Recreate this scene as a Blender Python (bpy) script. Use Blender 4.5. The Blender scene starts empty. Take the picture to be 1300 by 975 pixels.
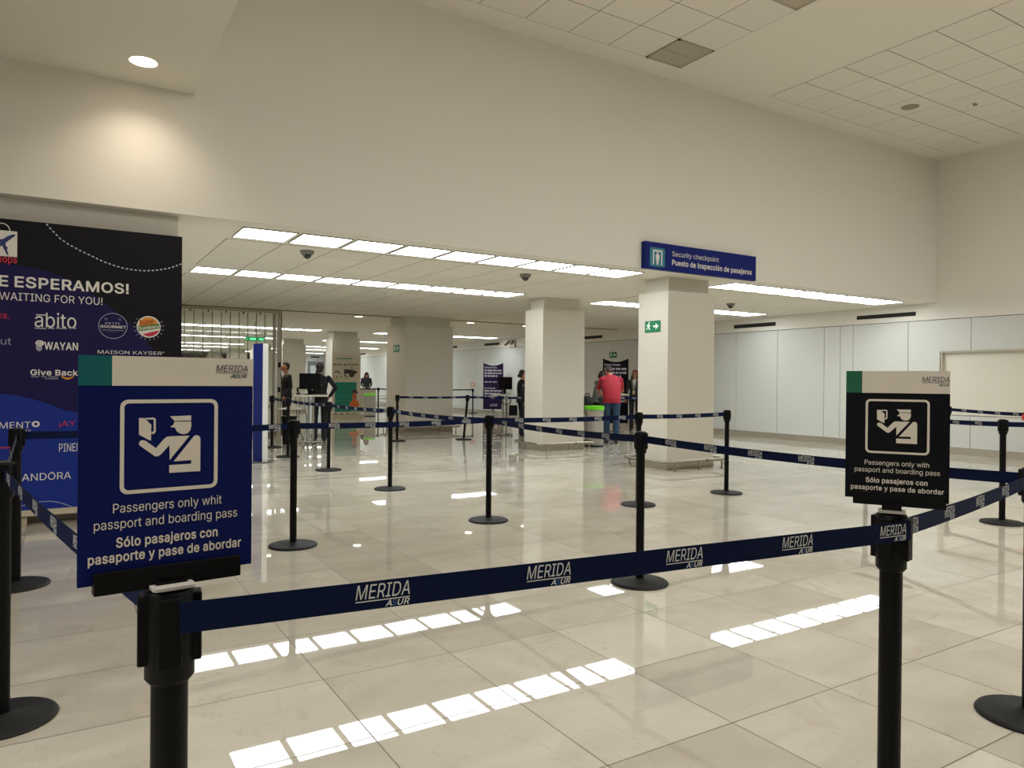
import bpy, bmesh, math, random
import numpy as np
from mathutils import Vector, Matrix

# ------------------------------------------------------------------ camera, world, light, exposure
SC = bpy.context.scene
COL = SC.collection
YAW, PITCH, ROLL, FOC, EYE = math.radians(31.662), math.radians(-0.2406), math.radians(0.5332), 927.1, 1.30
_cy, _sy, _cp, _sp = math.cos(YAW), math.sin(YAW), math.cos(PITCH), math.sin(PITCH)
FWD = Vector((_sy * _cp, _cy * _cp, _sp))
_r0 = Vector((_cy, -_sy, 0)); _u0 = _r0.cross(FWD)
RGT = _r0 * math.cos(ROLL) + _u0 * math.sin(ROLL)
UPV = _u0 * math.cos(ROLL) - _r0 * math.sin(ROLL)
cam_data = bpy.data.cameras.new('camera')
cam_data.sensor_width = 36.0
cam_data.sensor_fit = 'HORIZONTAL'
cam_data.lens = FOC / 1300 * 36.0
cam_data.clip_start = 0.05
cam = bpy.data.objects.new('camera', cam_data)
COL.objects.link(cam)
M = Matrix((RGT, UPV, -FWD)).transposed().to_4x4()
M.translation = Vector((0, 0, EYE))
cam.matrix_world = M
SC.camera = cam

SC.view_settings.view_transform = 'Standard'
SC.view_settings.look = 'None'
SC.view_settings.gamma = 1.0
SC.view_settings.use_curve_mapping = False
SC.view_settings.exposure = 0.0

PANEL_LIGHT = 10.6           # ceiling panel luminance
HALL_FILL = 152.0          # watts of each unseen fill light added to brighten the hall
world = bpy.data.worlds.new('terminal_ambient')
world.use_nodes = True
_bg = world.node_tree.nodes['Background']
_bg.inputs[0].default_value = (1.0, 0.95, 0.87, 1)
_bg.inputs[1].default_value = 0.25
SC.world = world
for _i, (_x, _y) in enumerate(((-3.2, 0.6), (3.2, 0.7), (7.6, 1.2), (11.8, 0.6), (7.5, -3.4))):
    _l = bpy.data.lights.new('hall_fill_light', 'AREA'); _l.shape = 'RECTANGLE'; _l.size = 3.0; _l.size_y = 2.4; _l.energy = HALL_FILL * (1.3 if _x < 0 else 1.0); _l.color = (1.0, 0.99, 0.97)
    _o = bpy.data.objects.new('hall_fill_light', _l); COL.objects.link(_o); _o.location = (_x, _y, 3.9 if _x < 1.1 else 5.5)  # added out of view to light the hall, boosted under the soffit
SC.cycles.max_bounces = 8
SC.cycles.diffuse_bounces = 4
SC.cycles.glossy_bounces = 4
SC.cycles.transparent_max_bounces = 16
SC.cycles.sample_clamp_indirect = 6.0
SC.cycles.use_denoising = True
try:
    SC.cycles.denoiser = 'OPENIMAGEDENOISE'
except Exception:
    pass

# ------------------------------------------------------------------ measuring helpers (photo pixel -> point on a real plane)
def ray(px, py):
    return FWD + RGT * ((px - 650) / FOC) - UPV * ((py - 487.5) / FOC)
EYEV = Vector((0, 0, EYE))
def on_z(px, py, z=0.0):
    d = ray(px, py); return d * ((z - EYE) / d.z) + EYEV
def on_y(px, py, y):
    d = ray(px, py); return d * (y / d.y) + EYEV
def on_x(px, py, x):
    d = ray(px, py); return d * (x / d.x) + EYEV
def on_depth(px, py, dep):
    return ray(px, py) * dep + EYEV

# ------------------------------------------------------------------ materials
def srgb(c):
    return tuple(((v / 255) / 12.92 if v / 255 <= 0.04045 else ((v / 255 + 0.055) / 1.055) ** 2.4) for v in c)
MATS = {}
def mat(name, col, rough=0.6, metal=0.0, emit=0.0, spec=0.5, noise=0.0, nscale=8.0, bump=0.0, raw=False):
    if name in MATS: return MATS[name]
    m = bpy.data.materials.new(name); m.use_nodes = True
    nt = m.node_tree; b = nt.nodes['Principled BSDF']
    c = col if raw else srgb(col)
    b.inputs['Base Color'].default_value = (*c, 1)
    b.inputs['Roughness'].default_value = rough
    b.inputs['Metallic'].default_value = metal
    b.inputs['Specular IOR Level'].default_value = spec
    if emit:
        b.inputs['Emission Color'].default_value = (*c, 1)
        b.inputs['Emission Strength'].default_value = emit
    if noise or bump:
        tc = nt.nodes.new('ShaderNodeTexCoord'); n = nt.nodes.new('ShaderNodeTexNoise')
        n.inputs['Scale'].default_value = nscale; n.inputs['Detail'].default_value = 4
        nt.links.new(tc.outputs['Object'], n.inputs['Vector'])
        if noise:
            r = nt.nodes.new('ShaderNodeMix'); r.data_type = 'RGBA'
            r.inputs[6].default_value = (*[x * (1 - noise) for x in c], 1)
            r.inputs[7].default_value = (*[min(1, x * (1 + noise)) for x in c], 1)
            nt.links.new(n.outputs['Fac'], r.inputs[0]); nt.links.new(r.outputs[2], b.inputs['Base Color'])
        if bump:
            bp = nt.nodes.new('ShaderNodeBump'); bp.inputs['Strength'].default_value = bump
            bp.inputs['Distance'].default_value = 0.01
            nt.links.new(n.outputs['Fac'], bp.inputs['Height']); nt.links.new(bp.outputs['Normal'], b.inputs['Normal'])
    MATS[name] = m
    return m

def grid_mat(name, col, line, px, py, ox, oy, wx, wy, rough=0.7, var=0.03, linex=None):
    """Ceiling tiles: square grid of thin joints, a slight tone difference from tile to tile."""
    m = bpy.data.materials.new(name); m.use_nodes = True
    nt = m.node_tree; N = nt.nodes; L = nt.links; b = N['Principled BSDF']
    b.inputs['Roughness'].default_value = rough
    tc = N.new('ShaderNodeTexCoord'); sp = N.new('ShaderNodeSeparateXYZ')
    L.new(tc.outputs['Object'], sp.inputs[0])
    def math_(op, a, v):
        n = N.new('ShaderNodeMath'); n.operation = op
        for i, q in enumerate((a, v)):
            if q is None: continue
            if isinstance(q, (int, float)): n.inputs[i].default_value = q
            else: L.new(q, n.inputs[i])
        return n.outputs[0]
    def axis(o, off, pitch, w):
        t = math_('DIVIDE', math_('SUBTRACT', o, off), pitch)
        f = math_('FRACT', t, None)
        d = math_('ABSOLUTE', math_('SUBTRACT', f, 0.5), None)
        return math_('GREATER_THAN', d, 0.5 - w / pitch / 2), math_('FLOOR', t, None)
    gx, ix = axis(sp.outputs[0], ox, px, wx); gy, iy = axis(sp.outputs[1], oy, py, wy)
    cmb = N.new('ShaderNodeCombineXYZ'); L.new(ix, cmb.inputs[0]); L.new(iy, cmb.inputs[1])
    wn = N.new('ShaderNodeTexWhiteNoise'); L.new(cmb.outputs[0], wn.inputs[0])
    c = srgb(col); l = srgb(line); lx = srgb(linex) if linex else l
    mx = N.new('ShaderNodeMix'); mx.data_type = 'RGBA'
    mx.inputs[6].default_value = (*[v * (1 - var) for v in c], 1); mx.inputs[7].default_value = (*c, 1)
    L.new(wn.outputs['Value'], mx.inputs[0])
    m1 = N.new('ShaderNodeMix'); m1.data_type = 'RGBA'; m1.inputs[7].default_value = (*l, 1)
    L.new(gy, m1.inputs[0]); L.new(mx.outputs[2], m1.inputs[6])
    m2 = N.new('ShaderNodeMix'); m2.data_type = 'RGBA'; m2.inputs[7].default_value = (*lx, 1)
    L.new(gx, m2.inputs[0]); L.new(m1.outputs[2], m2.inputs[6])
    L.new(m2.outputs[2], b.inputs['Base Color'])
    return m

def floor_mat():
    """Polished cream marble tiles, 0.61 x 0.60 m, thin dark joints, each tile its own tone and veining."""
    m = bpy.data.materials.new('marble_tiles'); m.use_nodes = True
    nt = m.node_tree; N = nt.nodes; L = nt.links; b = N['Principled BSDF']
    tc = N.new('ShaderNodeTexCoord'); sp = N.new('ShaderNodeSeparateXYZ'); L.new(tc.outputs['Object'], sp.inputs[0])
    def mt(op, a, v=None, c=None):
        n = N.new('ShaderNodeMath'); n.operation = op
        for i, q in enumerate((a, v, c)):
            if q is None: continue
            if isinstance(q, (int, float)): n.inputs[i].default_value = q
            else: L.new(q, n.inputs[i])
        return n.outputs[0]
    def axis(o, off, pitch, w):
        t = mt('DIVIDE', mt('SUBTRACT', o, off), pitch)
        d = mt('ABSOLUTE', mt('SUBTRACT', mt('FRACT', t), 0.5))
        return mt('GREATER_THAN', d, 0.5 - w / pitch / 2), mt('FLOOR', t)
    gx, ix = axis(sp.outputs[0], 0.972, 0.61, 0.0048); gy, iy = axis(sp.outputs[1], 1.925, 0.592, 0.0048)
    cmb = N.new('ShaderNodeCombineXYZ'); L.new(ix, cmb.inputs[0]); L.new(iy, cmb.inputs[1])
    wn = N.new('ShaderNodeTexWhiteNoise'); L.new(cmb.outputs[0], wn.inputs[0])
    # veins: noise coordinates shifted by a random offset per tile
    sc = N.new('ShaderNodeVectorMath'); sc.operation = 'SCALE'; sc.inputs[3].default_value = 40
    L.new(wn.outputs['Color'], sc.inputs[0])
    ad = N.new('ShaderNodeVectorMath'); ad.operation = 'ADD'; L.new(tc.outputs['Object'], ad.inputs[0]); L.new(sc.outputs[0], ad.inputs[1])
    n1 = N.new('ShaderNodeTexNoise'); n1.inputs['Scale'].default_value = 1.5; n1.inputs['Detail'].default_value = 7; n1.inputs['Distortion'].default_value = 1.2
    mp = N.new('ShaderNodeMapping'); mp.inputs['Scale'].default_value = (1, 1.7, 1); L.new(ad.outputs[0], mp.inputs[0]); L.new(mp.outputs[0], n1.inputs['Vector'])
    n2 = N.new('ShaderNodeTexNoise'); n2.inputs['Scale'].default_value = 1.3; n2.inputs['Detail'].default_value = 9; n2.inputs['Distortion'].default_value = 2.5
    L.new(ad.outputs[0], n2.inputs['Vector'])
    vein = mt('GREATER_THAN', 0.006, mt('ABSOLUTE', mt('SUBTRACT', n2.outputs['Fac'], 0.44)))
    r1 = N.new('ShaderNodeMix'); r1.data_type = 'RGBA'
    r1.inputs[6].default_value = (*srgb((166, 158, 141)), 1); r1.inputs[7].default_value = (*srgb((205, 199, 184)), 1)
    fac = mt('ADD', mt('MULTIPLY', wn.outputs['Value'], 0.45), mt('MULTIPLY_ADD', n1.outputs['Fac'], 1.0, -0.15)); L.new(fac, r1.inputs[0])
    r2 = N.new('ShaderNodeMix'); r2.data_type = 'RGBA'; r2.inputs[7].default_value = (*srgb((170, 152, 130)), 1)
    L.new(mt('MULTIPLY', vein, 0.30), r2.inputs[0]); L.new(r1.outputs[2], r2.inputs[6])
    g = mt('MAXIMUM', gx, gy)
    r3 = N.new('ShaderNodeMix'); r3.data_type = 'RGBA'; r3.inputs[7].default_value = (*srgb((92, 82, 68)), 1)
    L.new(g, r3.inputs[0]); L.new(r2.outputs[2], r3.inputs[6]); L.new(r3.outputs[2], b.inputs['Base Color'])
    rr = mt('ADD', mt('MULTIPLY', g, 0.4), mt('MULTIPLY_ADD', n1.outputs['Fac'], 0.03, 0.004)); L.new(rr, b.inputs['Roughness'])
    b.inputs['Specular IOR Level'].default_value = 0.55
    # faint waviness of the polish
    n3 = N.new('ShaderNodeTexNoise'); n3.inputs['Scale'].default_value = 1.1; n3.inputs['Detail'].default_value = 1
    L.new(ad.outputs[0], n3.inputs['Vector'])
    bp = N.new('ShaderNodeBump'); bp.inputs['Strength'].default_value = 0.05; bp.inputs['Distance'].default_value = 0.005
    L.new(n3.outputs['Fac'], bp.inputs['Height']); L.new(bp.outputs['Normal'], b.inputs['Normal'])
    return m

def glass_mat(name, tint=(0.93, 0.95, 0.93), gloss=0.10, rough=0.02, opac=0.0, ocol=(200, 200, 195)):
    m = bpy.data.materials.new(name); m.use_nodes = True
    nt = m.node_tree; N = nt.nodes; L = nt.links; N.remove(N['Principled BSDF']); out = N['Material Output']
    t = N.new('ShaderNodeBsdfTransparent'); t.inputs[0].default_value = (*tint, 1)
    g = N.new('ShaderNodeBsdfGlossy'); g.inputs['Roughness'].default_value = rough
    fr = N.new('ShaderNodeFresnel'); fr.inputs[0].default_value = 1.45
    mul = N.new('ShaderNodeMath'); mul.operation = 'MULTIPLY_ADD'; mul.inputs[1].default_value = 0.6; mul.inputs[2].default_value = gloss * 0.3
    L.new(fr.outputs[0], mul.inputs[0])
    mx = N.new('ShaderNodeMixShader'); L.new(mul.outputs[0], mx.inputs[0]); L.new(t.outputs[0], mx.inputs[1]); L.new(g.outputs[0], mx.inputs[2])
    last = mx
    if opac:
        d = N.new('ShaderNodeBsdfDiffuse'); d.inputs[0].default_value = (*srgb(ocol), 1)
        mx2 = N.new('ShaderNodeMixShader'); mx2.inputs[0].default_value = opac
        L.new(mx.outputs[0], mx2.inputs[1]); L.new(d.outputs[0], mx2.inputs[2]); last = mx2
    L.new(last.outputs[0], out.inputs['Surface'])
    return m

WALL = mat('wall_paint', (228, 224, 214), 0.75, noise=0.015, nscale=1.5)
CEIL = mat('ceiling_paint', (230, 225, 212), 0.8, noise=0.01, nscale=2)
COLP = mat('column_paint', (206, 200, 186), 0.5)
LAMI = mat('white_laminate', (206, 207, 200), 0.38, noise=0.01, nscale=1.0)
SEAM = mat('seam_shadow_gap', (70, 66, 58), 0.8)
STEEL = mat('brushed_steel', (160, 152, 138), 0.30, metal=0.95)
CHROME = mat('chrome', (205, 203, 198), 0.15, metal=1.0)
BLACK = mat('black_plastic', (8, 8, 8), 0.5, spec=0.15, noise=0.15, nscale=60)
POSTB = mat('black_powder_coat', (8, 8, 7), 0.45, spec=0.16, noise=0.2, nscale=120)
BASEB = mat('black_rubber_base', (24, 24, 23), 0.6, spec=0.25, noise=0.2, nscale=90)
BELT = mat('navy_webbing', (8, 20, 52), 0.8, spec=0.12, noise=0.25, nscale=400)
BELTW = mat('belt_print_white', (205, 205, 200), 0.7)
BELTB = mat('belt_print_blue', (74, 116, 170), 0.7)
SNAVY = mat('sign_navy_left', (9, 20, 80), 0.5, spec=0.12)
SBLACK = mat('sign_black', (11, 13, 18), 0.5, spec=0.12)
SWHITE = mat('sign_white', (214, 205, 190), 0.45)
STEAL = mat('sign_teal', (0, 92, 94), 0.4)
SGREEN = mat('sign_green', (8, 92, 62), 0.4)
SDARK = mat('sign_ink', (32, 32, 42), 0.5)
WHITEP = mat('white_print', (222, 218, 210), 0.6)
GREYP = mat('grey_print', (150, 150, 165), 0.6)
BNAVY = mat('overhead_sign_blue', (9, 28, 108), 0.5, spec=0.15)
EXITG = mat('exit_green', (0, 118, 78), 0.45)
DARKGAP = mat('dark_slot', (14, 13, 12), 0.7)
DIFF = mat('lit_diffuser', (246, 252, 255), 0.4, emit=PANEL_LIGHT)
WARMLAMP = mat('lit_downlight', (255, 232, 200), 0.4, emit=14.0)
FRAMEW = mat('white_metal_frame', (226, 222, 212), 0.45)
GLASS = glass_mat('clear_glass')
ACRYL = glass_mat('clear_acrylic', (0.86, 0.86, 0.84), 0.25, 0.05, opac=0.34, ocol=(214, 208, 196))
LIME = mat('lime_green_plastic', (108, 214, 20), 0.4)

# ------------------------------------------------------------------ mesh builder
class MB:
    def __init__(s): s.v = []; s.f = []; s.m = []
    def add(s, vs, fs, mi=0):
        o = len(s.v); s.v += [tuple(p) for p in vs]
        for f in fs: s.f.append(tuple(i + o for i in f)); s.m.append(mi)
        return s
    def box(s, x0, x1, y0, y1, z0, z1, mi=0, fn=None):
        vs = [(x, y, z) for x in (x0, x1) for y in (y0, y1) for z in (z0, z1)]
        if fn: vs = [fn(*p) for p in vs]
        return s.add(vs, [(0, 1, 3, 2), (4, 6, 7, 5), (0, 4, 5, 1), (2, 3, 7, 6), (0, 2, 6, 4), (1, 5, 7, 3)], mi)
    def bbox(s, x0, x1, y0, y1, z0, z1, b=0.005, mi=0, fn=None):
        """box with chamfered edges"""
        bm = bmesh.new()
        vs = [bm.verts.new((x, y, z)) for x in (x0, x1) for y in (y0, y1) for z in (z0, z1)]
        for f in [(0, 1, 3, 2), (4, 6, 7, 5), (0, 4, 5, 1), (2, 3, 7, 6), (0, 2, 6, 4), (1, 5, 7, 3)]: bm.faces.new([vs[i] for i in f])
        bmesh.ops.bevel(bm, geom=list(bm.edges), offset=b, segments=2, affect='EDGES', profile=0.5)
        return s.frombm(bm, mi, fn)
    def frombm(s, bm, mi=0, fn=None):
        bm.verts.ensure_lookup_table(); bm.verts.index_update()
        vs = [fn(*v.co) if fn else tuple(v.co) for v in bm.verts]
        s.add(vs, [tuple(v.index for v in f.verts) for f in bm.faces], mi); bm.free(); return s
    def tube(s, pts, r, seg=12, mi=0, caps=True):
        pts = [Vector(p) for p in pts]; n = len(pts); rs = r if isinstance(r, (list, tuple)) else [r] * n
        rings = []; prev = None
        for i, p in enumerate(pts):
            t = (pts[min(i + 1, n - 1)] - pts[max(i - 1, 0)]).normalized()
            a = prev - t * prev.dot(t) if prev is not None else t.orthogonal()
            a.normalize(); prev = a; bb = t.cross(a)
            rings.append([p + (a * math.cos(k * 2 * math.pi / seg) + bb * math.sin(k * 2 * math.pi / seg)) * rs[i] for k in range(seg)])
        vs = [q for rg in rings for q in rg]; fs = []
        for i in range(n - 1):
            for k in range(seg):
                k2 = (k + 1) % seg; fs.append((i * seg + k, i * seg + k2, (i + 1) * seg + k2, (i + 1) * seg + k))
        if caps: fs.append(tuple(range(seg - 1, -1, -1))); fs.append(tuple((n - 1) * seg + k for k in range(seg)))
        return s.add(vs, fs, mi)
    def lathe(s, prof, c=(0, 0, 0), seg=32, mi=0, axis='z'):
        vs = []; fs = []; n = len(prof)
        for (r, h) in prof:
            for k in range(seg):
                a = 2 * math.pi * k / seg
                q = (r * math.cos(a), r * math.sin(a), h)
                if axis == 'y': q = (q[0], q[2], q[1])
                if axis == 'x': q = (q[2], q[0], q[1])
                vs.append((c[0] + q[0], c[1] + q[1], c[2] + q[2]))
        for i in range(n - 1):
            for k in range(seg):
                k2 = (k + 1) % seg; fs.append((i * seg + k, i * seg + k2, (i + 1) * seg + k2, (i + 1) * seg + k))
        fs.append(tuple(range(seg - 1, -1, -1))); fs.append(tuple((n - 1) * seg + k for k in range(seg)))
        return s.add(vs, fs, mi)
    def sphere(s, c, r, seg=16, rings=10, mi=0):
        rr = r if isinstance(r, (tuple, list)) else (r, r, r)
        vs = []; fs = []
        for i in range(rings + 1):
            t = math.pi * i / rings
            for k in range(seg):
                a = 2 * math.pi * k / seg
                vs.append((c[0] + rr[0] * math.sin(t) * math.cos(a), c[1] + rr[1] * math.sin(t) * math.sin(a), c[2] + rr[2] * math.cos(t)))
        for i in range(rings):
            for k in range(seg):
                k2 = (k + 1) % seg; fs.append((i * seg + k, (i + 1) * seg + k, (i + 1) * seg + k2, i * seg + k2))
        return s.add(vs, fs, mi)
    def poly(s, pts2, plane, d0=0.0, d1=0.0015, mi=0):
        """extruded outline; plane(u, v, d) -> point in space"""
        from mathutils.geometry import tessellate_polygon
        tri = tessellate_polygon([[Vector((p[0], p[1], 0)) for p in pts2]])
        n = len(pts2)
        vs = [plane(p[0], p[1], d1) for p in pts2] + [plane(p[0], p[1], d0) for p in pts2]
        fs = [tuple(t) for t in tri] + [tuple(i + n for i in reversed(t)) for t in tri] + [(i, (i + 1) % n, (i + 1) % n + n, i + n) for i in range(n)]
        return s.add(vs, fs, mi)
    def flat(s, vs2, fs, plane, d, mi=0):
        return s.add([plane(p[0], p[1], d) for p in vs2], fs, mi)
    def build(s, name, mats, parent=None, smooth=False, local=False):
        me = bpy.data.meshes.new(name)
        vs = s.v
        if parent is not None and not local:
            l = ROOTLOC[parent.name]; vs = [(p[0] - l[0], p[1] - l[1], p[2] - l[2]) for p in vs]
        me.from_pydata(vs, [], s.f)
        mats = mats if isinstance(mats, (list, tuple)) else [mats]
        for q in mats: me.materials.append(q)
        me.polygons.foreach_set('material_index', s.m)
        bm = bmesh.new(); bm.from_mesh(me); bmesh.ops.recalc_face_normals(bm, faces=bm.faces); bm.to_mesh(me); bm.free()
        if smooth:
            me.polygons.foreach_set('use_smooth', [True] * len(me.polygons))
            try: me.set_sharp_from_angle(angle=math.radians(40))
            except Exception: pass
        me.update()
        o = bpy.data.objects.new(name, me); COL.objects.link(o)
        if parent is not None:
            o.parent = parent; ROOTLOC[o.name] = ROOTLOC[parent.name]
        else: ROOTLOC[o.name] = (0, 0, 0)
        return o
ROOTLOC = {}
def tag(o, label, cat, group=None, kind=None):
    o['label'] = label; o['category'] = cat
    if group: o['group'] = group
    if kind: o['kind'] = kind
    return o
def thing(name, label, cat, loc=(0, 0, 0), group=None):
    o = bpy.data.objects.new(name, None); COL.objects.link(o); o.location = loc
    o.empty_display_size = 0.1; ROOTLOC[o.name] = tuple(loc)
    return tag(o, label, cat, group)
def struct(name, mb, mats, label=None):
    o = mb.build(name, mats); o['kind'] = 'structure'
    if label: o['label'] = label
    return o
def copy_tree(o, parent=None):
    c = o.copy(); COL.objects.link(c)
    if parent is not None:
        c.parent = parent; c.matrix_parent_inverse = o.matrix_parent_inverse.copy()
    for ch in [k for k in o.children]: copy_tree(ch, c)
    return c

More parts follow.
